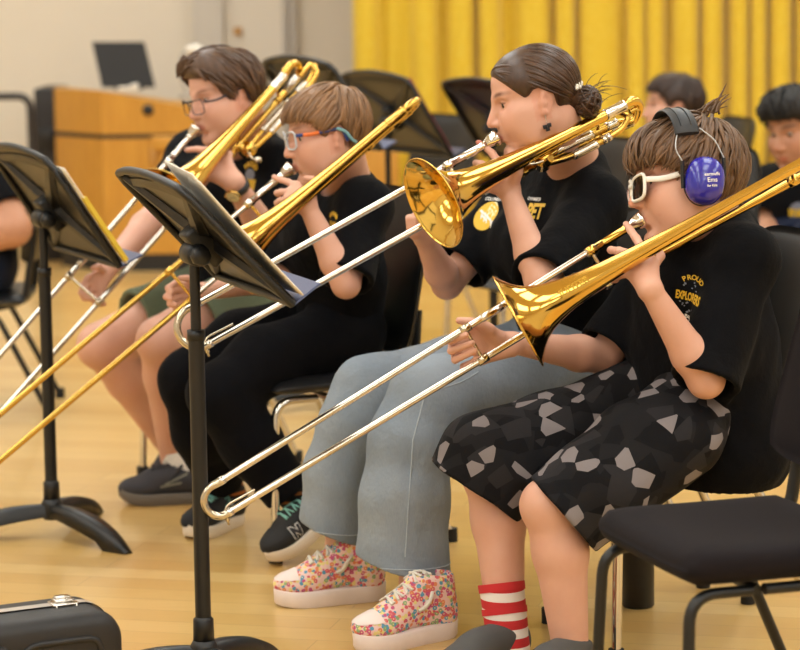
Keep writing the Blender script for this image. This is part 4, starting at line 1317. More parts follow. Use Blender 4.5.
def disc_polys(rx, ry, n=28, rings=3):
    vs = [Vector((0, 0, 0))]; fs = []
    for k in range(1, rings+1):
        for i in range(n): vs.append(Vector((rx*k/rings*math.cos(2*PI*i/n), ry*k/rings*math.sin(2*PI*i/n), 0)))
    for i in range(n): fs.append((0, 1+i, 1+(i+1) % n))
    for k in range(1, rings):
        for i in range(n): a = 1+(k-1)*n+i; c = 1+(k-1)*n+(i+1) % n; fs.append((a, a+n, c+n, c))
    return vs, fs
def bar_polys(p, q, w):
    p = Vector(p); q = Vector(q); d = (q-p).normalized(); s = Vector((-d.y, d.x, 0))*w/2; n = max(2, int((q-p).length/.006))
    vs = []; fs = []
    for i in range(n+1):
        c = p.lerp(q, i/n); vs += [c+s, c-s]
    for i in range(n): fs.append((2*i, 2*i+1, 2*i+3, 2*i+2))
    return vs, fs
def place(vs, dx=0, dy=0, rot=0): 
    c, s_ = math.cos(rot), math.sin(rot)
    return [Vector((v.x*c-v.y*s_+dx, v.x*s_+v.y*c+dy, 0)) for v in vs]
class Decal:
    """flat prints laid onto a garment from in front: X to the reader's right, Y up"""
    def __init__(s, target, ctr, X, Y):
        me = target.data; off = wloc(target)
        s.bvh = BVHTree.FromPolygons([v.co+off for v in me.vertices], [q.vertices[:] for q in me.polygons])
        s.c = Vector(ctr); s.X = Vector(X).normalized(); s.N = s.X.cross(Vector(Y)).normalized(); s.Y = s.N.cross(s.X); s.t = target
    def aim(s, px, py):
        d = (at(px, py, 6)-CAM_LOC).normalized(); h = s.bvh.ray_cast(CAM_LOC, d)
        if h[0] is not None: s.c = h[0]
        return s
    def at_px(s, px, py):
        d = (at(px, py, 6)-CAM_LOC).normalized(); h = s.bvh.ray_cast(CAM_LOC, d)
        q = (h[0] if h[0] is not None else s.c)-s.c; return q.dot(s.X), q.dot(s.Y)
    def lay(s, mb, polys, mi=0, lift=.0016):
        vs, fs = polys; out = []; miss = set()
        for v in vs:
            o = s.c+s.X*v.x+s.Y*v.y+s.N*.25
            h = s.bvh.ray_cast(o, -s.N, .6)
            if h[0] is None: miss.add(len(out))
            out.append(h[0]+s.N*lift if h[0] is not None else s.c+s.X*v.x+s.Y*v.y)
        mb.add(out, [f for f in fs if not any(i in miss for i in f)], mi)
# ---------------------------------------------------------------- glasses, ear muffs, watch
def eyewear(H, label, cat, name, front_m, temple_m, lens_m, w=.027, hgt=.021, xf=.106, zc=.004, r=.0022, tilt=0.0, tip_m=None, tip_cols=(), thick=1.0, temples=(1, -1)):
    t = empty(name, H.w(xf, 0, zc), label, cat)
    b = MB(); W = H.w; cs = []
    for sg in (-1, 1):
        pts = []
        for i in range(28):
            a = 2*PI*i/28; cx, cz = math.cos(a), math.sin(a)
            e = .55
            dx = math.copysign(abs(cx)**e, cx)*w; dz = math.copysign(abs(cz)**e, cz)*hgt
            dz *= 1+.12*(cx if sg > 0 else -cx)*0; 
            y = sg*(.034)+dx; z = zc+dz+.006*(abs(y)/.06)*(1 if dz > 0 else 0)
            x = xf-.16*abs(y)**1*.9*abs(y)/.05+tilt*dz
            pts.append((x, y, z))
        cs.append(pts)
        b.tube([W(*p) for p in pts], r*H.s*thick, 8, closed=True)
    b.tube([W(xf+.001, -.010, zc+.008), W(xf+.003, 0, zc+.011), W(xf+.001, .010, zc+.008)], r*1.1*H.s*thick, 8)
    b.build('frame', M[front_m], t)
    for pts in cs:
        b = MB(); c = [sum(p[i] for p in pts)/len(pts) for i in range(3)]
        P = [W(*p) for p in pts]; n = len(P); d = (H.R@Vector((1, 0, 0)))*.0012
        cc = W(*c)+(H.R@Vector((.002, 0, 0)))
        b.add([cc+d]+[p+d for p in P], [(0, 1+i, 1+(i+1) % n) for i in range(n)]); b.add([cc-d]+[p-d for p in P], [(0, 1+(i+1) % n, 1+i) for i in range(n)])
        b.build('lens', M[lens_m], t)
    for sg in temples:
        p0 = (xf-.013, sg*.0625, zc+.014); p1 = (xf-.05, sg*.0765, zc+.012); p2 = (.0, sg*.0845, .016); p3 = (-.018, sg*.083, .012); p4 = (-.030, sg*.079, -.018)
        b = MB(); pp = smooth_path([W(*p) for p in (p0, p1, p2, p3, p4)], 6); up = H.R@Vector((0, 0, 1))
        b.tube(pp, r*1.7*H.s*thick, 10, flat_axis=up.cross((pp[1]-pp[0]).normalized()), fy=.45)
        tm = b.build('temple', M[temple_m], t)
        for (a, c, m, nm) in tip_cols:
            q = pp[int(a*(len(pp)-1)):int(c*(len(pp)-1))+1]
            b = MB(); b.tube(q, r*1.9*H.s*thick, 10, flat_axis=up.cross((q[1]-q[0]).normalized()), fy=.55); b.build(nm, M[m], tm)
    return t
def ear_muffs(H):
    W = H.w
    t = empty('ear_muffs', W(0, 0, .16), 'royal blue ear muffs with black leather headband worn by the boy in white sunglasses', 'ear muffs')
    R = H.R
    for sg in (1, -1):
        b = MB(); n = 40; rows = []
        u = (R@Vector((.98, 0, .17))).normalized(); v = (R@Vector((-.17, 0, .98))).normalized(); o = R@Vector((0, sg, 0))
        c = W(-.006, sg*.088, -.012)
        prof = [(0, .80), (.010, .97), (.018, 1.0), (.030, .93), (.040, .74), (.045, .45), (.0465, .18), (.047, 0.001)]
        for (h, g) in prof:
            rows.append([c+o*h*H.s+(u*math.copysign(abs(math.cos(2*PI*i/n))**.85, math.cos(2*PI*i/n))*.0385+v*math.copysign(abs(math.sin(2*PI*i/n))**.85, math.sin(2*PI*i/n))*.0475)*g*H.s for i in range(n+1)])
        b.grid(rows, flip=sg < 0); cup = b.build('ear_cup', M['muff_blue'], t)
        if sg > 0:
            dc = Decal(cup, c, -(R@Vector((1, 0, .1))), R@Vector((0, 0, 1))); b = MB()
            for tx, sz, dy in (('earmuffs', .0095, .010), ('Ems', .013, -.002), ('for Kids', .0065, -.0135)):
                vv, ff = text_polys(tx, sz, bold=.0002); dc.lay(b, (place(vv, .008, dy, .08), ff), 0, .0006)
            b.build('cup_lettering', M['ink_white'], cup)
        b = MB(); rows = []
        for (h, g) in [(-.022, .70), (-.020, .86), (-.010, .95), (.002, .93), (.004, .8)]:
            rows.append([c+o*h*H.s+(u*math.cos(2*PI*i/n)*.0385+v*math.sin(2*PI*i/n)*.0475)*g*H.s for i in range(n+1)])
        b.grid(rows, flip=sg < 0); b.build('ear_cushion', M['muff_foam'], t)
        y = sg
        for (p, wname) in (([(.036, .098*y, -.022), (.034, .104*y, .030), (.0425, .100*y, .056), (.034, .092*y, .088)], 'wire'), ([(-.046, .100*y, -.006), (-.048, .104*y, .030), (-.034, .100*y, .066), (-.010, .092*y, .092)], 'wire')):
            q = [W(*k) for k in p]
            b = MB(); b.tube(smooth_path(q[1:], 6), .0016, 8); b.build('wire', M['steel_wire'], t)
            b = MB(); b.tube([q[0], q[1]], .0042, 10); b.build('wire_holder', M['plastic_black'], t)
    # headband pad
    path = []
    for i in range(25):
        a = PI*i/24; yy = math.cos(a); 
        path.append((.016+.008*math.sin(a), .095*yy*(1 if True else 1), .083+.060*math.sin(a)**.75))
    b = MB(); rows = []
    for (x, y, z) in path:
        dirn = Vector((0, y, z-.03)).normalized()
        row = []
        for k in range(13):
            q = 2*PI*k/12; row.append(W(x+.024*math.copysign(abs(math.cos(q))**.5, math.cos(q)), y+dirn.y*.005*math.sin(q), z+dirn.z*.005*math.sin(q)))
        rows.append(row)
    b.grid(rows); b.add(rows[0][:12], [tuple(range(12))]); b.add(rows[-1][:12], [tuple(range(11, -1, -1))])
    hb = b.build('headband', M['leather_black'], t)
    b = MB()
    for i in range(2, 10):
        x, y, z = path[i]; dirn = Vector((0, y, z-.03)).normalized()
        if i in (3, 4, 5, 6): continue
    for sgx in (-.5, .5):
        b.tube([W(path[i][0]+.02*sgx, path[i][1]+.0055*Vector((0, path[i][1], path[i][2]-.03)).normalized().y, path[i][2]+.0055*Vector((0, path[i][1], path[i][2]-.03)).normalized().z) for i in range(1, 24)], .0012, 6)
    b.build('seam', M['plastic_black'], hb)
    return t
def wristwatch(wr, el, side, label):
    d = (Vector(el)-Vector(wr)).normalized(); c = Vector(wr)+d*.018; s = Vector(side)-d*Vector(side).dot(d); s.normalize(); w = d.cross(s)
    t = empty('wristwatch', c, label, 'watch')
    b = MB(); rows = []
    for k in range(25):
        a = 2*PI*k/24; q = s*math.cos(a)*.0295+w*math.sin(a)*.0305
        rows.append([c+q+d*e+q.normalized()*h for e, h in ((-.009, 0), (-.009, .0025), (.009, .0025), (.009, 0))])
    b.grid(rows); b.build('strap', M['leather_black'], t)
    cc = c+s*.031
    b = MB(); b.lathe([(-.002, .0), (-.002, .0195), (.004, .0205), (.007, .019), (.0072, .0172)], cc, s, 32); b.lathe([(0, .003), (.006, .003), (.006, 0)], cc+w*.020, w, 10)
    b.build('watch_case', M['gold_case'], t)
    b = MB(); b.lathe([(.0066, .0175), (.0066, 0)], cc, s, 32); dl = b.build('dial', M['dial'], t)
    b = MB(); b.tube([cc+s*.0075, cc+s*.0075+w*.011+d*.004], .0006, 6); b.tube([cc+s*.0075, cc+s*.0075-w*.006+d*.006], .0007, 6); b.build('hand', M['plastic_black'], dl)
    return t
# ---------------------------------------------------------------- boy in white sunglasses
def curl(mcp, dirs, lens):
    """finger: start point, list of directions, list of lengths"""
    out = [Vector(mcp)]
    for d, l in zip(dirs, lens): out.append(out[-1]+Vector(d).normalized()*l)
    return out
def starter(ctr, rad, poly, yl=1.0, keep=None):
    def fn(rg):
        for _ in range(60):
            v = Vector((rg.gauss(0, 1), rg.gauss(0, 1)*yl, rg.gauss(0, 1))).normalized()
            q = Vector(ctr)+Vector((v.x*rad[0], v.y*rad[1], v.z*rad[2]))
            if float(poly_sd(np.float32(q.x), np.float32(q.z), poly)) < -.012 and (keep is None or keep(q)): return q
        return None
    return fn
def insider(poly, slack=.004, j=.006):
    def fn(q, rg): return float(poly_sd(np.float32(q.x), np.float32(q.z), poly)) < slack+j*(rg.random()-.5)*2
    return fn
HC = (-.011, 0, .036); HR = (.094, .077, .084)

def boy1():
    H = Head(None, 8, 3, 13, 1.06, lips=at(640, 221, 5.325))
    J = dict(hipL=(.66, 5.32, .53), hipR=(.60, 5.48, .53), knL=at(549, 505, 5.14), anL=at(572, 662, 5.12), knR=at(488, 470, 5.32), anR=at(508, 640, 5.24),
             shL=at(742, 262, 5.27), shR=at(668, 262, 5.58), elL=at(706, 380, 5.15), wrL=at(650, 289, 5.11), elR=at(604, 357, 5.5), wrR=at(513, 343, 5.335), neck=at(722, 222, 5.42))
    p = Person('boy in white sunglasses and camouflage shorts playing the nearest trombone', (.55, 5.35), J, H, 'skin_fair', 1.0)
    Y = 5.295
    # right hand on the slide brace, palm towards the camera
    w = J['wrR']
    m = [at(476, 329, Y), at(473, 338, Y), at(474, 348, Y), at(481, 359, Y)]
    palm = [(w, m[0], .019, .0105), (w, m[1], .019, .0115), (w, m[2], .019, .0115), (at(511, 349, 5.325), m[3], .017, .012), (m[0], m[3], .011, .011), (at(497, 338, 5.305), at(487, 328, 5.285), .017, .0125)]
    fs = []
    for (a, b_, c, d) in (((m[0]), (453, 336, -.014), (450, 341, -.062), (466, 335, -.090)),
                          ((m[1]), (452, 346, -.014), (451, 351, -.062), (472, 343, -.090)),
                          ((m[2]), (455, 356, -.014), (455, 360, -.062), (475, 351, -.088)),
                          ((m[3]), (464, 367, -.014), (464, 369, -.056), (477, 359, -.082))):
        fs.append([a]+[at(x, y, Y+dy) for x, y, dy in (b_, c, d)])
    p.hand(palm, fs, .0092, .0070)
    p.hand([], [[at(490, 330, 5.285), at(481, 324, 5.275), at(470, 322, 5.27), at(459, 320.5, 5.265)]], .0125, .0078)
    # left hand around the instrument
    w = J['wrL']
    k = [at(643, 250, 5.185), at(634, 255, 5.175), at(629, 263, 5.17), at(630, 272, 5.165)]
    p.hand([(w, k[0], .021, .012), (w, k[1], .021, .0125), (w, k[2], .021, .0125), (w, k[3], .020, .0125), (k[0], k[3], .0115, .0115), (w, at(653, 262, 5.16), .019, .013)],
           [[k[0], at(636, 238, 5.225), at(631, 231, 5.27), at(626, 224, 5.295)],
            [k[1], at(619, 251, 5.20), at(611, 250, 5.235), at(611, 251, 5.26)],
            [k[2], at(613, 262, 5.195), at(608, 265, 5.23), at(612, 267, 5.25)],
            [k[3], at(617, 276, 5.19), at(612, 279, 5.22), at(616, 280, 5.24)],
            [at(654, 266, 5.165), at(661, 256, 5.185), at(658, 249, 5.21), at(650, 247, 5.235)]], .0095, .0072)
    p.body(brow=(.45, .36, .3), spots=16, arm=.98)
    # hair: straight fringe, cowlick at the back
    poly = [(.16, .036), (.104, .030), (.074, .034), (.044, .022), (.026, -.006), (.010, -.020), (-.030, -.024), (-.048, -.070), (-.088, -.092), (-.16, -.07), (-.17, .07), (-.1, .18), (.03, .20), (.15, .13)]
    bulge = lambda x, y, z: .010*np.exp(-((x-.085)/.05)**2-((z-.06)/.05)**2)
    hr = hair_cap(H, poly, .013, 'hair', 'hair_brown', p.root, bulge=bulge)
    crown = Vector((-.062, .0, .125))
    def flow(q):
        d = (q-crown); d = d.normalized()
        if q.x > -.02: d = d*.75+Vector((.45, .22, -.25))
        else: d = d+Vector((-.15, 0, -.45))
        return d
    hair_locks(H, 'hair_lock', 'hair_brown', hr, 620, flow, insider(poly, .008, .010), starter(HC, HR, poly), r=.0046, thick=.014, seed=3, lift=.005, bulge=bulge)
    b = MB(); rg = random.Random(5)
    for i in range(26):
        q = Vector((-.05+rg.gauss(0, .016), rg.gauss(0, .03), .13)); d = Vector((-.5+rg.gauss(0, .35), rg.gauss(0, .4), 1)).normalized(); L = .018+.03*rg.random()
        b.tube([H.w(*(q+d*L*t+Vector((-.6, 0, -.25))*L*t*t*.8)) for t in (0, .3, .6, .85, 1)], [.0028, .0026, .0019, .0012, .0004], 6)
    q = Vector((-.055, .02, .13)); d = Vector((-.62, .2, 1)).normalized()
    b.tube([H.w(*(q+d*.066*t)) for t in (0, .3, .6, .85, 1)], [.0032, .003, .0024, .0014, .0004], 6)
    o = b.build('cowlick', M['hair_brown'], hr); a_ = o.data.color_attributes.new('tint', 'FLOAT_COLOR', 'POINT'); a_.data.foreach_set('color', [1.0]*4*len(o.data.vertices))
    # shirt
    st = p.shirt('black_cotton', 1.02, .92, g=.017, rs=.074, fat=.012, neck_r=.060, crease=.006, skirt=(.152, 1.34, Vector((.03, -.01, 0)), .10))
    ctr = at(689, 297, 5.2)
    dc = Decal(st, ctr, Vector((.93, -.37, -.12)), (0, 0, 1)).aim(690, 297); KX = 1.35
    def place(vs, dx=0, dy=0, rot=0, pl=globals()['place']): return [Vector((q.x*KX, q.y*1.1, 0)) for q in pl(vs, dx, dy, rot)]
    b = MB()
    for i, ch in enumerate('PROUD'):
        a = math.radians(128-i*19); v, f = text_polys(ch, .0125, bold=.0003); dc.lay(b, (place(v, .026*math.cos(a)+.002, .010+.026*math.sin(a), a-PI/2), f), 0)
    v, f = text_polys('EXPLORERS', .0155, bold=.0007); v = [Vector((q.x*.62, q.y*1.35, 0)) for q in v]; dc.lay(b, (place(v, 0, 0, .0), f), 0, .0024)
    rg = random.Random(2)
    for i in range(46):
        a = rg.random()*6.28; r_ = rg.random()**.5; x = .019*r_*math.cos(a); y = .030*r_*math.sin(a)
        if abs(y) < .011: continue
        v, f = disc_polys(.0011+.001*rg.random(), .0011+.001*rg.random(), 8, 1); dc.lay(b, (place(v, x, y), f), 1, .0012)
    v, f = text_polys('Band', .010, bold=.0003); dc.lay(b, (place(v, .004, -.036, .14), f), 2)
    b.build('chest_print', [M['ink_yellow'], M['ink_grey'], M['ink_white']], st)
    # camouflage shorts
    hl, hrr = p.J['hipL'], p.J['hipR']
    trousers(p, 'camo', {'L': ([hl, at(640, 450, 5.21), at(600, 485, 5.17), at(563, 515, 5.15)], [.100, .098, .096, .100]),
                         'R': ([hrr, at(555, 440, 5.38), at(490, 464, 5.32), at(475, 491, 5.31)], [.094, .098, .106, .114])}, 'shorts', hip_r=.125, cav=.05, crease=.0055, cfreq=30, extra=lambda F: F.cone(at(690, 440, 5.18), at(620, 490, 5.12), .07, .06, .05), hem_n={'L': (-.76, -.1, -.64), 'R': (-.58, -.1, -.81)})
    # socks and shoes
    a = p.J['anR']; k_ = p.J['knR']; d = (k_-a).normalized()
    sock(p, a-d*.05, a+d*.118, .043, .0475, 'sock_stripe', 'sock', [(.90, 1.002, 'sock_red', 'sock_cuff'), (.62, .70, 'sock_red', 'sock_band')])
    a2 = p.J['anL']; d2 = (p.J['knL']-a2).normalized()
    sock(p, a2-d2*.06, a2+d2*.018, .047, .0455, 'dark_sock')
    heelR = at(532, 655, 5.42); heelR.z = 0; dirR = Vector((-.72, -.69, 0)).normalized()
    heelR = Vector((a.x, a.y, 0))-dirR*.055
    shoe(p, heelR, heelR+dirR*.245, (0, 0, 1), ('shoe_grey', 'sole_grey'), sole_h=.022, name='shoe', slip=True)
    heelL = Vector((a2.x, a2.y, 0))-Vector((-.6, -.8, 0)).normalized()*.055
    shoe(p, heelL, heelL+Vector((-.6, -.8, 0)).normalized()*.245, (0, 0, 1), ('shoe_grey', 'sole_grey'), sole_h=.022, name='shoe', slip=True)
    eyewear(H, 'white framed sunglasses with black lenses on the boy in blue ear muffs', 'sunglasses', 'sunglasses', 'plastic_white', 'plastic_white', 'lens_dark', w=.029, hgt=.022, r=.0034, thick=1.0, xf=.113, zc=-.008, tilt=-.12)
    ear_muffs(H)
    return p
P1 = boy1()
T1 = trombone('brass trombone of the boy in white sunglasses, bell nearest the camera', at(643, 219, 5.322), at(629, 227, 5.318), at(216, 484, 5.07), at(616, 279, 5.29), at(224, 515.5, 5.07), at(518, 321, 5.125), at(872, 124, 5.13),
    bow_side=dict(neck0=at(622, 275, 5.29), neck1=at(862, 143, 5.17)), brace_t=.405, ferrule=.085, engraved=True)
bell_ = [o for o in T1.children if o.name.startswith('bell') and 'brace' not in o.name][0]
ax_ = (at(872, 124, 5.13)-at(518, 321, 5.125)).normalized()
dc_ = Decal(bell_, at(574, 286, 5.05), ax_, _u); b_ = MB(); v_, f_ = text_polys('JUPITER', .019, bold=.0004); dc_.lay(b_, (v_, f_), 0, .0005); b_.build('bell_lettering', M['engraving'], bell_)
chair('black chair with chrome legs under the boy in camouflage shorts', (.575, 5.44), (-.95, -.31), 'plastic_black', 'chrome', zs=.43, w=.40)
chair('empty black upholstered chair with black legs at the right front', (.583, 4.437), (-.953, -.30), 'seat_fabric', 'stand_black', pad=.062, zb0=.53, zb1=.87, d=.38, zs=.465, back_in=.028)
# ---------------------------------------------------------------- girl with a hair bun
def girl():
    H = Head(None, 6, 12, 2, .95, female=True, lips=at(498.5, 138.5, 5.66))
    J = dict(hipL=(.42, 5.86, .53), hipR=(.345, 6.02, .53), knL=at(424, 408, 5.6), anL=at(414, 590, 5.56), knR=at(364, 402, 5.82), anR=at(338, 557, 5.80),
             shL=at(595, 206, 5.74), shR=at(514, 205, 6.06), elL=at(541, 281, 5.50), wrL=at(509, 190, 5.62), elR=at(447, 284, 5.94), wrR=at(424, 238, 5.79), neck=at(576, 163, 5.85))
    p = Person('girl with a low hair bun playing trombone in wide blue jeans', (.3, 5.9), J, H, 'skin_fair', 1.0)
    w = p.J['wrL']
    k = [at(499, 163, 5.62), at(491, 169, 5.61), at(488, 178, 5.60), at(492, 187, 5.60)]
    p.hand([(w, k[0], .021, .012), (w, k[1], .021, .0125), (w, k[2], .021, .0125), (w, k[3], .020, .0125), (k[0], k[3], .011, .011), (w, at(517, 172, 5.59), .019, .013)],
           [[k[0], at(492, 153, 5.635), at(485, 147, 5.645), at(478.5, 142.5, 5.65)],
            [k[1], at(481, 164, 5.625), at(476, 163, 5.645), at(477, 163, 5.66)],
            [k[2], at(479, 177, 5.615), at(475, 179, 5.635), at(478, 180, 5.655)],
            [k[3], at(483, 190, 5.605), at(479, 192, 5.625), at(482, 193, 5.64)],
            [at(518, 174, 5.59), at(521, 164, 5.6), at(517, 158, 5.615), at(510, 156, 5.63)]], .0090, .0068)
    w = p.J['wrR']; Y = 5.74
    k = [at(417, 217, Y), at(414, 222, Y), at(413, 228, Y), at(415, 234, Y)]
    p.hand([(w, k[0], .019, .011), (w, k[1], .019, .0115), (w, k[2], .019, .0115), (w, k[3], .018, .0115), (k[0], k[3], .011, .011)],
           [[k[i], at(409+i*.5, 218+i*5, Y-.015), at(409+i*.5, 219+i*5, Y-.04), at(416, 219+i*4.5, Y-.05)] for i in range(4)]+[[at(424, 224, Y), at(422, 214, Y-.01), at(417, 209, Y-.02)]], .0088, .0068)
    p.body(brow=(.30, .22, .18), arm=.93, lip=(.84, .55, .56), look=(.1, -.25))
    # slicked-back hair gathered into a bun
    poly = [(.14, .092), (.094, .080), (.078, .060), (.056, .034), (.034, .010), (.022, .014), (.012, .026), (-.012, .028), (-.030, .008), (-.036, -.028), (-.05, -.062), (-.085, -.07), (-.16, -.05), (-.17, .07), (-.1, .18), (.03, .20), (.12, .15)]
    bun = Vector((-.112, .012, -.030))
    def extra(F, HH):
        k = HH.s
        F.cone(HH.w(-.085, .006, -.02), HH.w(-.104, .01, -.028), .030*k, .024*k, .02*k)
        F.ell(HH.w(*bun), [.030*k, .033*k, .034*k], HH.A, .008*k)
    hr = hair_cap(H, poly, .005, 'hair', 'hair_chestnut', p.root, extra=extra)
    def flow(q):
        return (bun+Vector((.02, 0, .01))-q).normalized()
    hair_locks(H, 'hair_lock', 'hair_chestnut', hr, 520, flow, lambda q, rg: float(poly_sd(np.float32(q.x), np.float32(q.z), poly)) < .001 and (q-bun).length > .03, starter(HC, HR, poly), r=.0034, thick=.0055, seed=8, lift=.0014, seg=12, step=.012, jitter=.05)
    rg = random.Random(4); b = MB(); tv = []
    for i in range(90):                                                   # coiled strands of the bun
        ax = Vector((rg.gauss(0, .5)+.5, rg.gauss(0, 1), rg.gauss(0, 1))).normalized(); u = ax.orthogonal().normalized(); v = ax.cross(u); a0 = rg.random()*6.28; ln = 1.2+2*rg.random(); pts = []
        for j in range(9):
            a = a0+ln*j/8; e = u*math.cos(a)+v*math.sin(a); R = .0318+.004*rg.random()
            pts.append(H.w(*(bun+Vector((e.x*R*.95, e.y*R*1.05, e.z*R*1.05)))))
        n0 = len(b.v); b.tube(pts, [.0008, .0022, .003, .0033, .0034, .0033, .003, .002, .0006], 6); tv += [.7+.7*rg.random()]*(len(b.v)-n0)
    for i in range(16):
        q = bun+Vector((-.02+rg.gauss(0, .012), rg.gauss(0, .02), .02+rg.gauss(0, .012))); d = Vector((-1+rg.gauss(0, .4), rg.gauss(0, .5), .7+rg.gauss(0, .5))).normalized()
        n0 = len(b.v); b.tube([H.w(*(q+d*L+Vector((-.3, 0, -.9))*L*L*9)) for L in (0, .012, .026, .04, .05)], [.0009, .0008, .0007, .0006, .0003], 5); tv += [1.1]*(len(b.v)-n0)
    o = b.build('bun_strand', M['hair_chestnut'], hr); a_ = o.data.color_attributes.new('tint', 'FLOAT_COLOR', 'POINT'); c4 = np.ones((len(tv), 4), np.float32); c4[:, :3] = np.array(tv)[:, None]; a_.data.foreach_set('color', c4.ravel())
    # beaded hair clip
    t = empty('hair_clip', H.w(-.105, .03, .008), 'small beaded hair clip above the bun of the girl', 'hair clip')
    b = MB(); c = [H.w(-.090-.004*i+.002*(i % 2), .046-.008*i+.006*(i % 2), .006+.004*(i % 3)) for i in range(6)]
    b.tube(c, .003, 8); b.build('clip_bar', M['nickel'], t)
    for q in c: 
        b = MB(); b.lathe([(.005*math.cos(x), .005*math.sin(x)) for x in [PI*i/8 for i in range(9)]], q+(H.R@Vector((0, .6, .5)))*.003, (0, 0, 1), 12); b.build('bead', M['plastic_white'], t)
    # earring
    t = empty('earring', H.w(-.001, .083, -.04), 'dangling dark earring on the ear of the girl with a bun', 'earring')
    b = MB(); b.tube([H.w(-.001, .083, -.034), H.w(0, .085, -.052)], .0008, 6); b.build('hook', M['silver'], t)
    for dx, dz in ((-.005, -.058), (.005, -.060), (0, -.066)):
        b = MB(); b.box(H.w(dx, .085, dz), (H.R@Vector((1, 0, 0)))*.0045, (H.R@Vector((0, 1, 0)))*.002, (H.R@Vector((0, 0, 1)))*.0045, bev=.001); b.build('drop', M['muff_foam'], t)
    st = p.shirt('black_cotton', 1.0, .80, g=.012, rs=.072, chest=.060, neck_r=.053, crease=.0055, fat=.0)
    dc = Decal(st, at(506, 212, 5.7), Vector((.89, -.45, 0)), (0, 0, 1)).aim(492, 212)
    lpx = dc.at_px
    b = MB()
    x, y = lpx(487, 216); v, f = disc_polys(.030, .029, 30, 4); dc.lay(b, (place([Vector((q.x, q.y*1.05, 0)) for q in v], x, y, 0), f), 0)
    for (p0, q0, wd) in (((-.022, .012), (.020, -.010), .0042), ((-.014, .002), (.006, -.010), .0035), ((-.016, .012), (-.012, -.006), .0028), ((-.006, .008), (-.002, -.012), .0028), ((.002, .003), (.006, -.015), .0028), ((.018, -.009), (.030, -.016), .007), ((.026, -.008), (.031, -.022), .005)):
        v, f = bar_polys((p0[0]+x, p0[1]+y, 0), (q0[0]+x, q0[1]+y, 0), wd); dc.lay(b, (v, f), 1, .0028)
    b.build('trumpet_print', [M['ink_yellow'], M['ink_white']], st); b = MB()
    x, y = lpx(534, 212); v, f = text_polys('PET', .040, bold=.0016, shear=.12); v = [Vector((q.x*.72, q.y*1.1, 0)) for q in v]; dc.lay(b, (place(v, x, y, .03), f), 2)
    v2 = [q+Vector((.0016, -.0016, 0)) for q in v]
    b.build('letter_print', [M['ink_yellow'], M['ink_white'], M['ink_yellow']], st)
    for px, py, tx in ((494, 199, 'COLUMBIA'), (534, 199, 'CHAMBER')):
        b = MB(); x, y = lpx(px, py); v, f = text_polys(tx, .0095, bold=.0002); dc.lay(b, (place(v, x, y), f), 0); b.build('caption_print', M['ink_white'], st)
    x, y = lpx(461, 211); v, f = disc_polys(.014, .022, 18, 3); b = MB(); dc.lay(b, (place(v, x, y), f), 0)
    if b.f: b.build('oval_print', M['ink_pale'], st)
    # wide jeans
    J = p.J
    LL = ([J['hipL'], at(500, 378, 5.72), at(430, 398, 5.60), at(411, 440, 5.57), at(404, 500, 5.55), at(402, 566, 5.545)], [.094, .092, .084, .086, .093, .106])
    RR = ([J['hipR'], at(452, 378, 5.92), at(370, 392, 5.82), at(355, 425, 5.80), at(340, 470, 5.80), at(333, 532, 5.80)], [.090, .090, .080, .076, .074, .082])
    jo = trousers(p, 'denim', {'L': LL, 'R': RR}, 'jeans', hip_r=.105, cav=.06, crease=.0055, cfreq=24, wall=.014, hem_n={'L': (-.30, 0, -1), 'R': (-.42, 0, -1)})
    bvh = BVHTree.FromPolygons([v.co+wloc(jo) for v in jo.data.vertices], [q.vertices[:] for q in jo.data.polygons])
    def seam(pts, Yb):
        out = []
        for (x, y) in pts:
            o = at(x, y, Yb-.6); d = (o-CAM_LOC).normalized(); h = bvh.ray_cast(o, d, 1.5)
            if h[0] is not None: out.append(h[0]+h[1]*.0006)
        return out
    b = MB()
    s = seam([(478+(424-478)*i/6, 372+(398-372)*i/6+2*math.sin(i)) for i in range(7)]+[(424-(424-413)*i/5, 398+(440-398)*i/5) for i in range(1, 6)]+[(413-8*i/9, 440+i*13) for i in range(1, 10)], 5.55)
    if len(s) > 3: b.tube(s, .0016, 6)
    b.build('outer_seam', M['denim_stitch'], jo)
    for P, R in (LL, RR):
        d = (P[-1]-P[-2]).normalized(); c = P[-1]-d*.012; u = d.orthogonal().normalized(); v = d.cross(u); ring = []
        for i in range(40):
            a = 2*PI*i/40; o = c+(u*math.cos(a)+v*math.sin(a))*(R[-1]+.06); h = bvh.ray_cast(o, (c-o).normalized(), .2)
            if h[0] is not None: ring.append(h[0]+h[1]*.0006)
        if len(ring) > 20:
            b = MB(); b.tube(ring, .0013, 6, closed=True); b.build('hem_stitch', M['denim_stitch'], jo)
    # floral platform high-tops
    for an, hx, tx, hi in ((J['anL'], (456, 628, 5.60), (374, 648, 5.50), .145), (J['anR'], (386, 592, 5.86), (284, 604, 5.80), .145)):
        hp = ground(hx[0], hx[1]+6); tp = ground(tx[0], tx[1]+1)
        d = (tp-hp); d = d.normalized()*min(.285, max(.26, d.length))
        shoe(p, hp, hp+d, (0, 0, 1), ('floral_canvas', 'sole_white'), high=hi, sole_h=.038, platform=True, W=.098, toe_cap='sole_white', bow=True, toe_spring=.006)
        b = 0
    for s_, an in ((J['anL'], 0), (J['anR'], 1)): pass
    return p
P2 = girl()
_fb = lambda x, y, Y: at(x, y, Y)
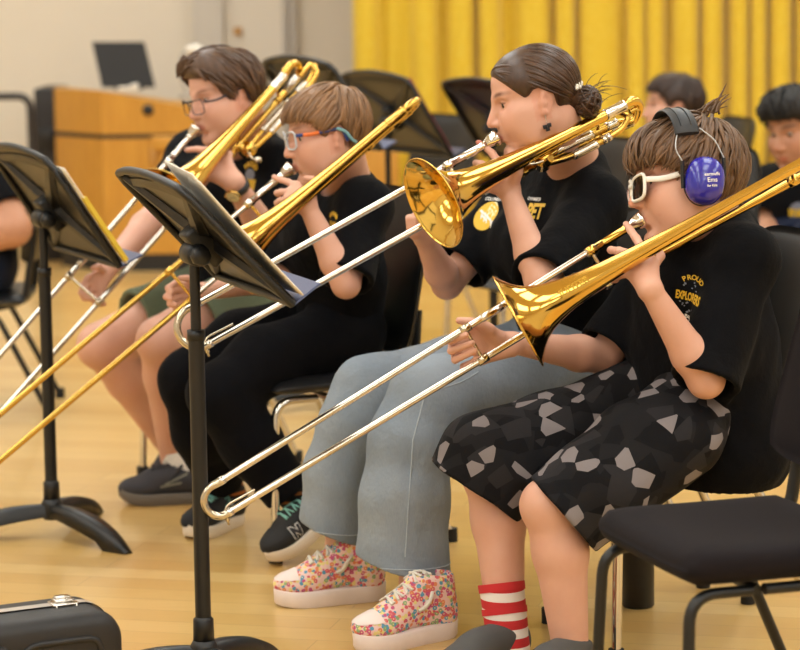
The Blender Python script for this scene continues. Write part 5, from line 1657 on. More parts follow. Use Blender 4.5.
f2 = f_tubing([([at(630, 112, 5.74), at(637, 108, 5.745), at(634, 122, 5.745), at(618, 121.5, 5.735), at(556, 151, 5.665), at(545, 158, 5.655)], [(at(617, 122, 5.734), at(606, 127, 5.722)), (at(592, 134, 5.706), at(556, 151, 5.665))]),
               ([at(545, 164, 5.64), at(570, 157.5, 5.66), at(606, 139, 5.70), at(622, 129, 5.715), at(629, 116, 5.725), at(620, 112, 5.72)], [(at(573, 156, 5.663), at(597, 144, 5.69)), (at(602, 141, 5.695), at(610, 136.5, 5.705))])],
              (at(543, 161, 5.63), Vector((.05, -.9, .4)).normalized()), [at(543, 161, 5.60), at(533, 164, 5.58), at(524, 162, 5.585), at(516, 158, 5.60)])
T2 = trombone('brass trombone of the girl with a bun, bell mouth open to the camera', at(497, 137.5, 5.655), at(486, 144.5, 5.645), at(192, 307, 5.45), at(492, 187, 5.62), at(204, 347, 5.44), at(433, 203, 5.47), at(641, 97, 5.74),
    bow_side=dict(neck0=at(500, 182, 5.62), neck1=at(633, 121, 5.765)), brace_t=.26, ferrule=.085, f_att=f2, fat=True, sleeve_m='silver')
chair('black chair behind the girl with a bun', (.36, 5.95), (-.92, -.39), 'plastic_black', 'chrome')
# ---------------------------------------------------------------- boy with blue and orange glasses
def boy2():
    H = Head(None, 15, 8, 3, .95, lips=at(293.5, 168, 6.27))
    J = dict(hipL=(-.125, 6.42, .53), hipR=(-.195, 6.58, .53), knL=at(218, 395, 6.2), anL=at(298, 500, 6.26), knR=at(187, 380, 6.42), anR=at(229, 491, 6.62),
             shL=at(364, 208, 6.27), shR=at(306, 202, 6.58), elL=at(346, 284, 6.12), wrL=at(307, 205, 6.13), elR=at(282, 276, 6.48), wrR=at(203, 292, 6.31), neck=at(350, 186, 6.42))
    p = Person('boy in blue and orange glasses and black trousers playing trombone', (-.2, 6.47), J, H, 'skin_fair', .97, h=.004)
    w = p.J['wrL']
    k = [at(296, 186, 6.16), at(290, 192, 6.15), at(288, 199, 6.14), at(291, 206, 6.14)]
    p.hand([(w, k[0], .020, .012), (w, k[1], .020, .0125), (w, k[2], .020, .0125), (w, k[3], .019, .012), (k[0], k[3], .011, .011), (w, at(313, 190, 6.12), .018, .012)],
           [[k[0], at(288, 182, 6.185), at(281, 179.5, 6.21), at(274, 177, 6.225)], [k[1], at(281, 192, 6.17), at(277, 193, 6.19), at(279, 195, 6.21)],
            [k[2], at(280, 201, 6.16), at(277, 203, 6.18), at(280, 204, 6.2)], [k[3], at(284, 210, 6.15), at(281, 211, 6.17), at(284, 212, 6.19)],
            [at(314, 192, 6.12), at(317, 184, 6.14), at(313, 179, 6.16), at(306, 178, 6.18)]], .0092, .0072)
    w = p.J['wrR']; Y = 6.235
    k = [at(186, 284, Y+.02), at(184, 290, Y+.015), at(184, 297, Y+.015), at(187, 303, Y+.02)]
    p.hand([(w, q, .019, .0115) for q in k]+[(k[0], k[3], .011, .011)],
           [[k[0], at(176, 283, Y), at(168, 288, Y-.02), at(171, 293, Y-.03)], [k[1], at(173, 291, Y-.01), at(166, 297, Y-.025), at(171, 299, Y-.035)],
            [k[2], at(174, 299, Y-.01), at(170, 304, Y-.03), at(176, 305, Y-.035)], [k[3], at(179, 306, Y-.005), at(176, 309, Y-.02), at(181, 309, Y-.03)],
            [at(193, 283, Y), at(187, 278, Y-.02), at(180, 278, Y-.03)]], .0092, .0072)
    p.body(brow=(.55, .45, .36), arm=.93, look=(0, -.3))
    poly = [(.16, .050), (.100, .046), (.078, .050), (.052, .036), (.034, .004), (.024, -.010), (.016, .006), (.006, .024), (-.016, .024), (-.032, .004), (-.036, -.03), (-.05, -.066), (-.088, -.080), (-.16, -.06), (-.17, .07), (-.1, .18), (.03, .20), (.15, .13)]
    bulge = lambda x, y, z: .006*np.exp(-((x-.085)/.05)**2-((z-.06)/.05)**2)
    hr = hair_cap(H, poly, .011, 'hair', 'hair_lightbrown', p.root, bulge=bulge)
    crown = Vector((-.07, -.01, .12))
    def flow(q):
        d = (q-crown).normalized()
        return d*.8+(Vector((.5, .15, -.2)) if q.x > -.02 else Vector((-.1, 0, -.5)))
    hair_locks(H, 'hair_lock', 'hair_lightbrown', hr, 480, flow, insider(poly, .004, .006), starter(HC, HR, poly), r=.0042, thick=.0115, seed=13, lift=.0035, bulge=bulge, jitter=.14)
    st = p.shirt('black_cotton', .95, .95, g=.016, rs=.068, neck_r=.062, crease=.004)
    dc = Decal(st, at(332, 219, 6.2), Vector((.9, -.43, 0)), (0, 0, 1)).aim(333, 219); b = MB()
    for i in range(5):
        a = math.radians(150-i*30); v, f = disc_polys(.0045, .006, 10, 2); dc.lay(b, (place(v, .019*math.cos(a), .013*math.sin(a)), f), 0)
    v, f = text_polys('EXPLORERS', .012, bold=.0006); v = [Vector((q.x*.62, q.y*1.3, 0)) for q in v]; dc.lay(b, (place(v, 0, -.012), f), 0)
    b.build('chest_print', [M['ink_yellow']], st)
    J = p.J
    trousers(p, 'black_trouser', {'L': ([J['hipL'], at(262, 362, 6.28), J['knL'], at(252, 445, 6.23), at(288, 492, 6.25)], [.088, .082, .070, .072, .064]),
                                  'R': ([J['hipR'], at(240, 345, 6.48), J['knR'], at(200, 430, 6.46), at(222, 480, 6.58)], [.085, .080, .068, .068, .064])}, 'trousers', hip_r=.105, cav=.03, crease=.005, cfreq=32)
    shs = []
    for an, hx, tx, top in ((J['anL'], (326, 512, 6.25), (270, 563, 6.13), (.35, -.25, .85)), (J['anR'], (252, 521, 6.55), (187, 527, 6.46), (0, 0, 1))):
        d = None
        if an is J['anL']:
            tp = ground(270, 566); hp = at(329, 521, 6.26); d = (tp-hp)
            d = d.normalized()*.255; hp = tp-d; up = Vector((0, 0, 1))
        else:
            tp = ground(188, 541); d = (tp-Vector((an.x, an.y, 0))).normalized()*.255; hp = Vector((an.x, an.y, 0))-d*.2; up = Vector((0, 0, 1))
        def mark(sh, bvh, P, U, S, f):
            vs, fs_ = text_polys('N', .034, bold=.0022); vs2, fs2 = text_polys('N', .034, bold=.0040); b = MB()
            sg = 1 if (S.dot(Vector((0, -1, 0))) > 0) else -1
            for (v, fx, mi, li) in ((vs2, fs2, 0, .0012), (vs, fs_, 1, .0022)):
                o = []
                for q in v:
                    xx = (.68 if an is J['anL'] else .42)-q.x*(1 if sg > 0 else -1)/.255*1.0; h = side_hit(bvh, P, U, S, xx, .055+q.y, sg)
                    o.append((h+S*sg*li) if h is not None else P(xx, sg*.04, .055+q.y))
                b.add(o, fx, mi)
            b.build('side_letter', [M['ink_white'], M['shoe_dark']], sh)
        s_ = shoe(p, hp, hp+d, up, ('shoe_black', 'sole_cream'), sole_h=.032, W=.09, laces='lace_teal', mark=mark, toe_cap='shoe_black'); shs.append(s_)
        k_ = J['knL'] if an is J['anL'] else J['knR']
        U = (Vector((0, 0, 1))-d.normalized()*d.normalized().z).normalized()
        c = hp+d*.2+U*.06; e = (k_-an).normalized()
        sock(p, an-e*.05, an+e*.10, .041, .045, 'sock_orange')
    t = eyewear(H, 'blue and orange framed glasses of the boy in black trousers', 'glasses', 'glasses', 'glasses_grey', 'glasses_blue', 'lens_clear', w=.027, hgt=.020, r=.0024, thick=1.1, zc=.002, xf=.110, tip_cols=((.16, .34, 'glasses_orange', 'orange_sleeve'),))
    b = MB(); pts = smooth_path([H.w(-.004, .086, .018), H.w(-.026, .084, .006), H.w(-.040, .080, -.016), H.w(-.052, .072, -.026)], 5); b.tube(pts, [.004]*len(pts), 8); b.build('retainer', M['aid_teal'], t)
    return p
P3 = boy2()
T3 = trombone('gold lacquered trombone of the boy in blue and orange glasses', at(292, 167.5, 6.265), at(284, 174, 6.26), at(-62, 467, 6.06), at(262, 239, 6.23), at(-40, 494.5, 6.055), at(228, 260, 6.03), at(419, 98, 6.22),
    bow_side=dict(neck0=at(262, 239, 6.22), neck1=at(411, 109, 6.27)), bell_m='gold_brass', slide_m='gold_brass', receiver_m='silver', inner_q=.27, brace_t=.335, ferrule=.10, sleeve_m='gold_brass')
chair('black chair with chrome legs under the boy in black trousers', (-.215, 6.46), (-.894, -.447), 'plastic_black', 'chrome', zb0=.47, zb1=.88, back_in=.03, back_lean=.2)
# ---------------------------------------------------------------- man with glasses and wristwatch
def man():
    H = Head(None, 32, 12, 4, .96, lips=at(199, 128.5, 6.85))
    J = dict(hipL=(-.39, 7.13, .55), hipR=(-.47, 7.31, .55), knL=at(160, 340, 6.8), anL=at(175, 462, 6.98), knR=at(100, 345, 7.05), anR=at(184, 462, 7.30),
             shL=at(280, 170, 7.02), shR=at(194, 158, 7.36), elL=at(274, 248, 6.85), wrL=at(234, 182, 6.71), elR=at(160, 212, 7.13), wrR=at(108, 268, 6.83), neck=at(250, 142, 7.18))
    p = Person('bespectacled man in olive shorts and wristwatch playing the rear trombone', (-.46, 7.19), J, H, 'skin_pale', 1.12, h=.0045)
    w = p.J['wrL']
    k = [at(219, 155, 6.74), at(211, 161, 6.73), at(207, 168, 6.72), at(209, 175, 6.71)]
    p.hand([(w, k[0], .024, .013), (w, k[1], .024, .0135), (w, k[2], .024, .0135), (w, k[3], .023, .013), (k[0], k[3], .012, .012), (w, at(228, 162, 6.72), .020, .013)],
           [[k[0], at(207, 150, 6.76), at(197, 149, 6.78), at(187, 150, 6.80)], [k[1], at(200, 160, 6.75), at(195, 163, 6.77), at(197, 166, 6.79)], [k[2], at(198, 170, 6.74), at(194, 173, 6.76), at(197, 175, 6.78)], [k[3], at(202, 179, 6.73), at(199, 182, 6.75), at(202, 183, 6.77)],
            [at(229, 163, 6.72), at(229, 154, 6.73), at(224, 149, 6.75)]], .0100, .0078)
    w = p.J['wrR']; Y = 6.775
    k = [at(98, 273, Y+.01), at(95, 280, Y+.005), at(95, 287, Y+.005), at(99, 294, Y+.01)]
    p.hand([(w, q, .021, .0125) for q in k]+[(k[0], k[3], .011, .011)],
           [[k[0], at(88, 278, Y-.01), at(82, 286, Y-.02), at(86, 291, Y-.03)], [k[1], at(85, 286, Y-.015), at(81, 293, Y-.03), at(87, 296, Y-.035)], [k[2], at(86, 293, Y-.01), at(84, 298, Y-.03), at(91, 299, Y-.035)], [k[3], at(93, 300, Y-.01), at(98, 304, Y-.02), at(104, 304, Y-.025)],
            [at(104, 270, Y), at(99, 266, Y-.02), at(93, 268, Y-.03)]], .0098, .0076)
    p.body(brow=(.42, .34, .28), arm=1.0, leg=1.0, look=(0, -.3))
    poly = [(.108, .104), (.094, .072), (.074, .064), (.060, .050), (.046, .020), (.030, -.016), (.016, -.006), (.006, .022), (-.016, .024), (-.032, .004), (-.036, -.03), (-.05, -.066), (-.088, -.080), (-.16, -.06), (-.17, .07), (-.1, .18), (.03, .20), (.14, .16)]
    bulge = lambda x, y, z: .016*np.exp(-((x-.06)/.06)**2-((z-.12)/.05)**2)
    hr = hair_cap(H, poly, .013, 'hair', 'hair_midbrown', p.root, bulge=bulge)
    part = Vector((-.05, .035, .125))
    def flow(q):
        if q.y > .030 or q.x < -.06: return Vector((-.35, .25, -.75))
        return Vector((.45, -.45, .05)) if q.x > .03 else Vector((.35, -.6, -.1))
    hair_locks(H, 'hair_lock', 'hair_midbrown', hr, 460, flow, insider(poly, .008, .006), starter(HC, HR, poly), r=.0046, thick=.0135, seed=23, lift=.0045, bulge=bulge, jitter=.12)
    b = MB(); rg = random.Random(9)
    for i in range(42):                                                   # swept fringe over the brow
        y0 = .03-.085*i/41; q = Vector((.068+.016*rg.random()-.3*abs(y0+.01)*.5, y0, .118-.35*abs(y0)*.4+rg.gauss(0, .004)))
        pts = [q+Vector((.013*t, -.022*t, .012*math.sin(t*2.2)-.026*t*t)) for t in (0, .35, .7, 1.0, 1.25)]
        b.tube([H.w(*v) for v in pts], [.003, .0052, .005, .0036, .001], 6)
    o = b.build('fringe', M['hair_midbrown'], hr); a_ = o.data.color_attributes.new('tint', 'FLOAT_COLOR', 'POINT'); a_.data.foreach_set('color', [1.0]*4*len(o.data.vertices))
    st = p.shirt('black_cotton', .78, .80, g=.016, rs=.070, neck_r=.060, crease=.004, fat=.02)
    dc = Decal(st, at(249, 176, 7.0), Vector((.88, -.47, 0)), (0, 0, 1)).aim(250, 176); b = MB()
    for i, ch in enumerate('PROUD'):
        a = math.radians(140-i*25); v, f = text_polys(ch, .018, bold=.0012); dc.lay(b, (place(v, .030*math.cos(a), .008+.024*math.sin(a), a-PI/2), f), 0)
    v, f = text_polys('EXPLORERS', .022, bold=.0016); v = [Vector((q.x*.56, q.y*1.5, 0)) for q in v]; dc.lay(b, (place(v, 0, -.022), f), 0)
    v, f = disc_polys(.022, .016, 16, 3); dc.lay(b, (place(v, 0, .004), f), 1, .001)
    b.build('chest_print', [M['ink_yellow'], M['ink_grey']], st)
    J = p.J
    trousers(p, 'olive_shorts', {'L': ([J['hipL'], at(222, 318, 6.98), at(192, 325, 6.88)], [.108, .102, .096]), 'R': ([J['hipR'], at(180, 310, 7.2), at(135, 322, 7.12)], [.104, .096, .092])}, 'shorts', hip_r=.13, cav=.04, crease=.005, cfreq=24)
    def dash(sh, bvh, P, U, S, f):
        sg = 1 if S.y < 0 else -1; b = MB()
        for x0, x1, z0, z1 in ((.34, .56, .085, .058), (.40, .60, .062, .052)):
            n = 8; rows = [[side_hit(bvh, P, U, S, x0+(x1-x0)*i/n, z0+(z1-z0)*i/n+dz, sg) for dz in (-.003, .003)] for i in range(n+1)]
            rows = [r for r in rows if r[0] is not None and r[1] is not None]
            if len(rows) > 2: b.grid(rows, flip=sg > 0)
        if b.v: b.build('side_mark', M['shoe_mark'], sh)
    for an, hp, tp, kn in ((J['anL'], ground(187, 502), ground(119, 504), J['knL']), (J['anR'], ground(200, 486), ground(178, 500), J['knR'])):
        d = (tp-hp).normalized()*.285
        if kn is J['knR']: hp = Vector((an.x, an.y, 0))-d*.2
        else: hp = tp-d
        shoe(p, hp, hp+d, (0, 0, 1), ('shoe_dark', 'sole_grey'), sole_h=.032, W=.10, laces='sole_dark', toe_spring=.02, mark=dash)
        e = (kn-an).normalized(); c = hp+d*.2+Vector((0, 0, .06))
        sock(p, c, an+e*.035, .046, .046, 'white_sock')
    eyewear(H, 'thin dark framed glasses of the man with a wristwatch', 'glasses', 'glasses', 'glasses_dark', 'glasses_dark', 'lens_clear', w=.026, hgt=.018, r=.0017, thick=1.0, zc=-.008, xf=.114)
    wristwatch(p.J['wrL'], p.J['elL'], Vector((-.45, -.9, .15)), 'round gold wristwatch with pale dial on the left wrist of the man')
    return p
P4 = man()
f4 = f_tubing([([at(300, 76, 6.95), at(310, 64, 6.965), at(316, 66, 6.96), at(310, 80, 6.945), at(262, 131, 6.85), at(250, 146, 6.82)], [(at(306, 83, 6.937), at(297, 93, 6.92)), (at(290, 101, 6.905), at(262, 131, 6.85))]),
               ([at(252, 150, 6.80), at(276, 128, 6.84), at(306, 92, 6.90), at(318, 72, 6.92), at(312, 66, 6.93)], [(at(270, 133, 6.832), at(288, 113, 6.866))])],
              (at(247, 150, 6.79), Vector((.3, -.9, .2)).normalized()), [at(247, 150, 6.77), at(252, 158, 6.75), at(258, 160, 6.75)])
T4 = trombone('brass trombone of the bespectacled man, bell end behind the music pages', at(197.5, 128, 6.845), at(192, 134.5, 6.84), at(-38, 399, 6.62), at(222, 164, 6.815), at(-15, 430, 6.60), at(172, 200, 6.58), at(294, 65, 6.93),
    bow_side=dict(neck0=at(226, 160, 6.80), neck1=at(298, 77, 6.97)), brace_t=.54, ferrule=.085, f_att=f4, fat=True, sleeve_m='silver')
chair('black chair with chrome legs under the man in olive shorts', (-.46, 7.19), (-.9, -.43), 'plastic_black', 'chrome')
# ---------------------------------------------------------------- the music stands
sb = ground(205, 687)
pv = at(188, 254, sb.y).z
t, D, fr = music_stand('black music stand holding sheet music, front centre before the seated players', (sb.x, sb.y), pv, (-.34, .94), math.radians(43), lower=at(190, 330, sb.y).z, legs=(60, 180, 300), H=.306, desk_shift=(.03, -.004))
sheets('sheet_music', 'loose white sheet music leaning on the front centre stand, topmost page', 'sheet music', D, fr, -.262, -.02, .315, .022, curl=.022, twist=.0)
sheets('music_folder', 'grey stack of printed pages on the near side of the front centre stand', 'sheet music', D, fr, -.272, -.06, .30, .020, curl=.02, twist=-.01)
sheets('sheet_music', 'curled white page standing at the far half of the front centre stand', 'sheet music', D, fr, .0, .21, .27, .010, curl=.03, twist=.02)
sa = ground(53, 536)
pv = at(43, 219, sa.y).z
t, D, fr = music_stand('black music stand at the left edge, empty floor around its base', (sa.x, sa.y), pv, (-.42, .91), math.radians(33), lower=at(46, 268, sa.y).z, legs=(74, 194, 314), desk_shift=(.0, -.01), base_r=.30)
sheets('sheet_music', 'white page with yellow band sticking out from the stand at the left edge', 'sheet music', D, fr, -.288, .05, .285, .010, curl=.004)
b = MB()
for k in range(7):
    c = fr[1]/2-.20+.027*k; w_ = .020+.006*(k % 2); b.prism([D(-.2895, c, .0065), D(-.2895+w_, c, .0065), D(-.2895+w_, c+.027, .0065), D(-.2895, c+.027, .0065)], fr[4]*.010)
b.build('yellow_print', M['paper_yellow'], bpy.data.objects['sheet_music.002'] if 'sheet_music.002' in bpy.data.objects else None)
sc_ = at(402, 150, 9.2)
t, D, fr = music_stand('black music stand with a red edged folder, between boy and girl at the rear', (sc_.x-.05, sc_.y), at(402, 122, 9.2).z, (-.47, .88), math.radians(32), lower=.5)
sheets('music_folder', 'red edged folder on the rear music stand before the curtain', 'folder', D, fr, -.245, -.03, .31, .010, mats=('paper_red',), curl=.004)
se = at(318, 120, 8.45)
music_stand('black music stand half hidden behind the boy in blue and orange glasses', (se.x-.02, se.y), at(318, 112, 8.45).z, (-.47, .88), math.radians(32), lower=.5)
sd = at(492, 130, 9.0)
music_stand('black music stand half hidden behind the face of the girl with a bun', (sd.x, sd.y), at(492, 130, 9.0).z, (-.47, .88), math.radians(34), lower=.5)
# ---------------------------------------------------------------- instrument case
def icase():
    Y = 4.9
    a = at(97, 600, Y); z1 = a.z; L = .70; th = .19
    d = Vector((1, .50, 0)).normalized(); n = Vector((d.y, -d.x, 0))      # n points to the camera
    c = Vector((a.x, a.y, z1/2))-d*(L/2)+d*.018
    t = empty('instrument_case', Vector((c.x, c.y, 0)), 'black hard instrument case with silver band and chrome latch standing at the lower left', 'instrument case')
    def shell(y0, y1, name, sgn):
        R = .055; W = L/2; Hh = z1/2
        def loop(ins, y):
            out = []
            for cx, cz, a0 in ((W-R, Hh-R, 0), (-W+R, Hh-R, 90), (-W+R, -Hh+R, 180), (W-R, -Hh+R, 270)):
                for k in range(9):
                    an = math.radians(a0+90*k/8); out.append(c+d*(cx+(R-ins)*math.cos(an))+Vector((0, 0, cz+(R-ins)*math.sin(an)))+n*y)
            return out
        prof = [(0, y0), (0, y1-sgn*.03), (.003, y1-sgn*.016), (.010, y1-sgn*.006), (.022, y1), (.05, y1+sgn*.0)]
        rings = [loop(i, y) for i, y in prof]; m = len(rings[0])
        b = MB()
        vs = [p for r in rings for p in r]; fs = [(i*m+k, i*m+(k+1) % m, (i+1)*m+(k+1) % m, (i+1)*m+k) for i in range(len(rings)-1) for k in range(m)]
        if sgn > 0: fs = [f[::-1] for f in fs]
        b.add(vs, fs); b.add(rings[-1], [tuple(range(m)) if sgn < 0 else tuple(range(m-1, -1, -1))], 0, True); b.add(rings[0], [tuple(range(m-1, -1, -1)) if sgn < 0 else tuple(range(m))], 0, True)
        return b.build(name, M['case_black'], t), loop
    fo, loop = shell(.010, .105, 'front_shell', 1)
    shell(-.010, -.085, 'back_shell', -1)
    b = MB(); A = loop(-.003, -.013); B = loop(-.003, .013); m = len(A)
    b.add(A+B, [(i, (i+1) % m, m+(i+1) % m, m+i) for i in range(m)]); b.add(loop(.004, -.013)+A, [(i, (i+1) % m, m+(i+1) % m, m+i) for i in range(m)]); b.build('metal_band', M['aluminium'], t)
    # raised panels on the front shell
    def ridge(pts):
        b = MB(); q = fillet([c+d*x+Vector((0, 0, z))+n*.105 for x, z in pts]+[], .03, 6); b.tube(q, .0065, 10); b.build('raised_panel', M['case_black'], fo)
    W, Hh = L/2, z1/2
    ridge([(W-.05, -Hh+.06), (W-.05, Hh-.045), (W-.19, Hh-.045), (W-.22, Hh-.08), (W-.22, -Hh+.06)])
    ridge([(W-.245, -Hh+.06), (W-.245, Hh-.07), (W-.235, Hh-.045), (-W+.05, Hh-.045), (-W+.05, -Hh+.06)])
    # latch
    lc = at(57, 600, Y); lx = (lc-c).dot(d); U = Vector((0, 0, 1)); tp = c+d*lx+U*(Hh)
    la = MB(); la.box(tp+U*.003, d*.026, n*.020, U*.003, bev=.0028); lo = la.build('latch', M['chrome'], t)
    b = MB(); b.box(tp+U*.009-n*.002, d*.019, n*.014, U*.003, bev=.0028); b.box(tp+U*.0135-n*.006, d*.015, n*.009, U*.0025, bev=.002); b.build('latch_lever', M['chrome'], lo)
    b = MB(); b.tube(fillet([tp+d*.02+n*.018+U*.004, tp+d*.02+n*.03-U*.012, tp-d*.02+n*.03-U*.012, tp-d*.02+n*.018+U*.004], .008, 5), .0018, 8); b.build('latch_loop', M['chrome'], lo)
icase()
# ---------------------------------------------------------------- people and chairs at the back
def short_hair(H, p, mat, poly, flow, n, seed, thick=.012, bulge=None, r=.005, ragged=.008):
    hr = hair_cap(H, poly, thick, 'hair', mat, p.root, h=.005, bulge=bulge)
    hair_locks(H, 'hair_lock', mat, hr, n, flow, insider(poly, .006, ragged), starter(HC, HR, poly), r=r, thick=thick, seed=seed, lift=.005, bulge=bulge, jitter=.2)
POLY = [(.14, .060), (.100, .056), (.078, .058), (.054, .040), (.036, .004), (.024, -.010), (.016, .006), (.006, .024), (-.016, .024), (-.032, .004), (-.036, -.03), (-.05, -.066), (-.088, -.080), (-.16, -.06), (-.17, .07), (-.1, .18), (.03, .20), (.15, .13)]
def crownflow(q):
    d = (q-Vector((-.06, 0, .12))).normalized(); return d+(Vector((.3, .2, -.2)) if q.x > 0 else Vector((-.1, 0, -.5)))
def fingers(k, dirn, L, r):
    pass
def simple_hand(p, w, tip, spread, curl_, n=4):
    w = Vector(w); tip = Vector(tip); d = (tip-w); L = d.length; d.normalize(); s = Vector(spread).normalized(); c = Vector(curl_).normalized()
    ks = [w+d*L*.5+s*(.011*(i-1.5)*1.6) for i in range(n)]
    p.hand([(w, k, .020, .012) for k in ks]+[(ks[0], ks[-1], .011, .011)],
           [[k, k+d*L*.26+c*.008, k+d*L*.42+c*.026, k+d*L*.44+c*.042] for k in ks]+[[w+d*L*.2+s*.028, w+d*L*.42+s*.044+c*.012, w+d*L*.62+s*.036+c*.022]], .0095, .0075)
def dark_boy():
    H = Head(at(818, 131, 8.40), 40, 12, 4, 1.05)
    J = dict(hipL=(1.36, 8.42, .53), hipR=(1.28, 8.60, .53), knL=at(798, 262, 8.02), anL=at(800, 360, 8.05), knR=at(775, 262, 8.24), anR=at(786, 350, 8.28), shL=at(845, 195, 8.42), shR=at(772, 186, 8.66), elL=at(850, 240, 8.3), wrL=at(812, 262, 8.1), elR=at(768, 226, 8.52), wrR=at(769, 241, 8.36), neck=at(808, 170, 8.55))
    p = Person('dark haired boy in black t-shirt seated at the right edge by the curtain', (1.3, 8.5), J, H, 'skin_tan', 1.0, h=.005)
    simple_hand(p, p.J['wrR'], p.J['wrR']+Vector((.02, -.16, -.03)), (1, .2, 0), (0, -.2, -1)); simple_hand(p, p.J['wrL'], p.J['wrL']+Vector((-.12, -.1, 0)), (0, .3, 1), (0, -1, 0))
    p.body(brow=(.25, .2, .18), legs=True, look=(0, -.4), leg=1.12)
    bulge = lambda x, y, z: .020*np.exp(-((x-.07)/.06)**2-((z-.10)/.05)**2)+.006
    short_hair(H, p, 'hair_black', POLY, crownflow, 260, 31, .014, bulge, .006, .026)
    st = p.shirt('black_cotton', .85, .85, g=.018, rs=.072)
    dc = Decal(st, at(800, 213, 8.4), Vector((.8, -.6, 0)), (0, 0, 1)); b = MB()
    v, f = disc_polys(.034, .036, 20, 3); dc.lay(b, (place(v), f), 0, .001); v, f = text_polys('EXPLORERS', .020, bold=.002); v = [Vector((q.x*.66, q.y*1.4, 0)) for q in v]; dc.lay(b, (place(v), f), 1, .003)
    b.build('chest_print', [M['ink_grey'], M['ink_yellow']], st)
    trousers(p, 'navy_cloth', {'L': ([p.J['hipL'], at(815, 250, 8.2)], [.095, .09]), 'R': ([p.J['hipR'], at(795, 250, 8.4)], [.095, .09])}, 'shorts', h=.006)
    for an in ('anL', 'anR'):
        q = p.J[an]; d = Vector((-.75, -.65, 0)).normalized(); hp = Vector((q.x, q.y, 0))-d*.055; shoe(p, hp, hp+d*.26, (0, 0, 1), ('shoe_dark', 'sole_grey'), slip=True)
    chair('black chair under the dark haired boy at the right edge', (1.32, 8.52), (-.75, -.65), 'plastic_black', 'chrome')
dark_boy()
def grey_boy():
    H = Head(at(678, 110, 9.70), 2, -2, 0, 1.0)
    J = dict(hipL=(1.02, 9.72, .52), hipR=(.99, 9.90, .52), knL=at(566, 226, 9.62), anL=at(570, 325, 9.62), knR=at(560, 221, 9.84), anR=at(566, 318, 9.84), shL=at(665, 160, 9.68), shR=at(653, 154, 9.96), elL=at(646, 196, 9.56), wrL=at(607, 207, 9.42), elR=at(628, 190, 9.92), wrR=at(598, 204, 9.70), neck=at(673, 145, 9.84))
    p = Person('boy in pale grey t-shirt in profile behind the boy with ear muffs', (1.0, 9.8), J, H, 'skin_fair', 1.0, h=.0055)
    simple_hand(p, p.J['wrL'], p.J['wrL']+Vector((-.16, -.02, 0)), (0, 1, 0), (0, 0, -1)); simple_hand(p, p.J['wrR'], p.J['wrR']+Vector((-.16, -.02, 0)), (0, 1, 0), (0, 0, -1))
    p.body(brow=(.3, .25, .2))
    short_hair(H, p, 'hair_dark', POLY, crownflow, 240, 41, .011, None, .005)
    p.shirt('grey_cotton', .9, .9, g=.018, rs=.070)
    trousers(p, 'navy_cloth', {'L': ([p.J['hipL'], p.J['hipL'].lerp(p.J['knL'], .75)], [.095, .09]), 'R': ([p.J['hipR'], p.J['hipR'].lerp(p.J['knR'], .75)], [.095, .09])}, 'shorts', h=.006)
    for an in ('anL', 'anR'):
        q = p.J[an]; d = Vector((-.98, -.2, 0)).normalized(); hp = Vector((q.x, q.y, 0))-d*.055; shoe(p, hp, hp+d*.26, (0, 0, 1), ('shoe_dark', 'sole_grey'), slip=True)
    chair('black chair under the boy in the pale grey t-shirt', (1.01, 9.82), (-.98, -.2), 'plastic_black', 'chrome', zs=.44)
grey_boy()
def glock():
    c = at(624, 201, 9.55); t = empty('practice_keyboard', Vector((c.x, c.y, c.z-.03)), 'dark slab shaped keyboard with pale top on the lap of the boy in grey', 'keyboard')
    b = MB(); b.box(c-Vector((0, 0, .012)), (.13, 0, 0), (0, .16, 0), (0, 0, .022), bev=.008); b.build('keyboard_body', M['plastic_black'], t)
    b = MB(); b.box(c+Vector((0, 0, .014)), (.125, 0, 0), (0, .155, 0), (0, 0, .004), bev=.002); b.build('key_bed', M['aluminium'], t)
glock()
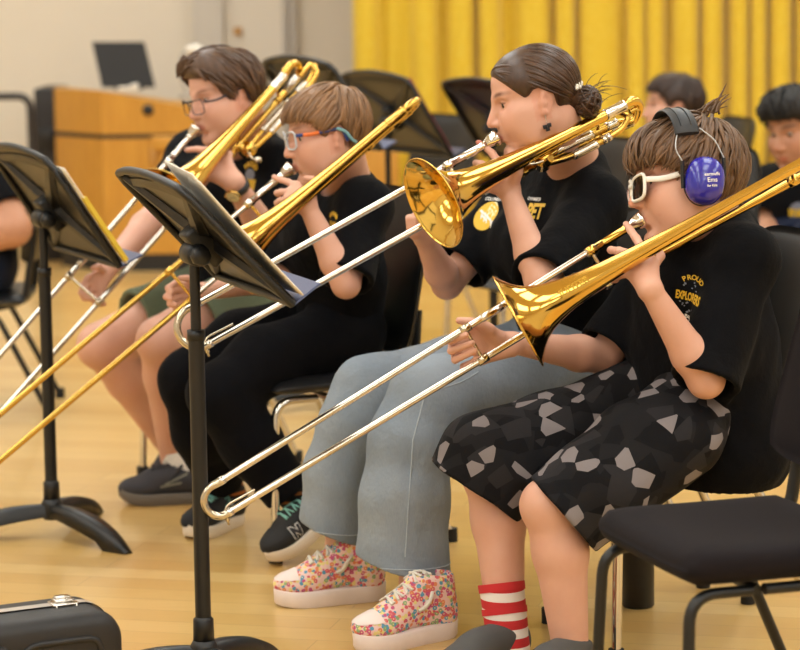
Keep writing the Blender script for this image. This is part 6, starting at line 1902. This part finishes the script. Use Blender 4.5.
def left_person():
    Y = 8.5
    H = Head(at(-48, 112, Y), 10, 5, 0, 1.02)
    J = dict(hipL=(-1.38, 8.43, .50), hipR=(-1.40, 8.62, .50), knL=at(-125, 285, 8.35), anL=at(-118, 372, 8.35), knR=at(-125, 280, 8.55), anR=at(-118, 368, 8.55), shL=at(-12, 172, 8.43), shR=at(-22, 168, 8.78), elL=at(12, 228, 8.32), wrL=at(-58, 238, 8.28), elR=at(-25, 222, 8.78), wrR=at(-85, 232, 8.6), neck=at(-26, 152, 8.58))
    p = Person('person in black t-shirt and navy shorts cut off by the left edge', (-1.4, 8.5), J, H, 'skin_tan', 1.12, h=.006)
    simple_hand(p, p.J['wrL'], p.J['wrL']+Vector((-.17, 0, 0)), (0, 0, 1), (0, 1, 0)); simple_hand(p, p.J['wrR'], p.J['wrR']+Vector((-.17, 0, 0)), (0, 0, 1), (0, -1, 0))
    p.body(arm=1.5); short_hair(H, p, 'hair_dark', POLY, crownflow, 100, 51, .012, None, .006)
    p.shirt('black_cotton', .72, .72, g=.018, rs=.080)
    trousers(p, 'navy_cloth', {'L': ([p.J['hipL'], p.J['hipL'].lerp(p.J['knL'], .85)], [.115, .10]), 'R': ([p.J['hipR'], p.J['hipR'].lerp(p.J['knR'], .85)], [.115, .10])}, 'shorts', hip_r=.135, h=.007)
    for an in ('anL', 'anR'):
        q = p.J[an]; d = Vector((-1, 0, 0)); hp = Vector((q.x, q.y, 0))-d*.055; shoe(p, hp, hp+d*.27, (0, 0, 1), ('shoe_dark', 'sole_grey'), slip=True)
    chair('black framed chair under the person cut off by the left edge', (-1.42, 8.52), (-1, -.05), 'plastic_black', 'stand_black', zs=.41, zb0=.50, zb1=.72, back_lean=.12)
left_person()
chair('empty black chair behind the shoulder of the girl with a bun', (.42, 8.4), (-.9, -.43), 'plastic_black', 'chrome', zb1=.88, group='empty chairs at the rear')
chair('empty black chair behind the head of the boy in ear muffs', (.80, 7.75), (-.45, -.89), 'plastic_black', 'chrome', zb1=.88, group='empty chairs at the rear')
chair('empty black chair with pale seat edge under the rear music stand with red folder', (-.02, 10.2), (-.8, -.6), 'plastic_black', 'chrome', group='empty chairs at the rear')
def bottle():
    c = ground(638, 606); t = empty('water_bottle', c, 'black cylindrical water bottle on the floor behind the empty front chair', 'bottle')
    b = MB(); b.lathe([(0, 0), (0, .032), (.004, .0365), (.19, .0365), (.205, .034), (.215, .026), (.222, .025), (.222, 0)], c, (0, 0, 1), 32); b.build('bottle_body', M['plastic_black'], t)
    b = MB(); b.lathe([(.222, 0), (.222, .028), (.250, .028), (.254, .025), (.254, 0)], c, (0, 0, 1), 28); b.build('cap', M['rubber_black'], t)
bottle()
# ---------------------------------------------------------------- finish
for o in list(bpy.data.objects):
    if o.parent is None and o.type == 'MESH' and o.location.length < 1e-6 and not o.get('kind') == 'structure':
        me = o.data; n = len(me.vertices); a = np.empty(n*3, np.float32); me.vertices.foreach_get('co', a); a = a.reshape(-1, 3)
        c = Vector((float((a[:, 0].min()+a[:, 0].max())/2), float((a[:, 1].min()+a[:, 1].max())/2), float(a[:, 2].min())))
        me.transform(Matrix.Translation(-c)); o.location = c
        for ch in o.children: ch.data.transform(Matrix.Translation(-c))
make_camera()
w = bpy.data.worlds.new('world'); bpy.context.scene.world = w; w.use_nodes = True
w.node_tree.nodes['Background'].inputs[0].default_value = (1, .97, .93, 1); w.node_tree.nodes['Background'].inputs[1].default_value = .15
vs = bpy.context.scene.view_settings
vs.view_transform = 'Standard'; vs.look = 'None'; vs.gamma = 1; vs.use_curve_mapping = False; vs.exposure = EXPOSURE
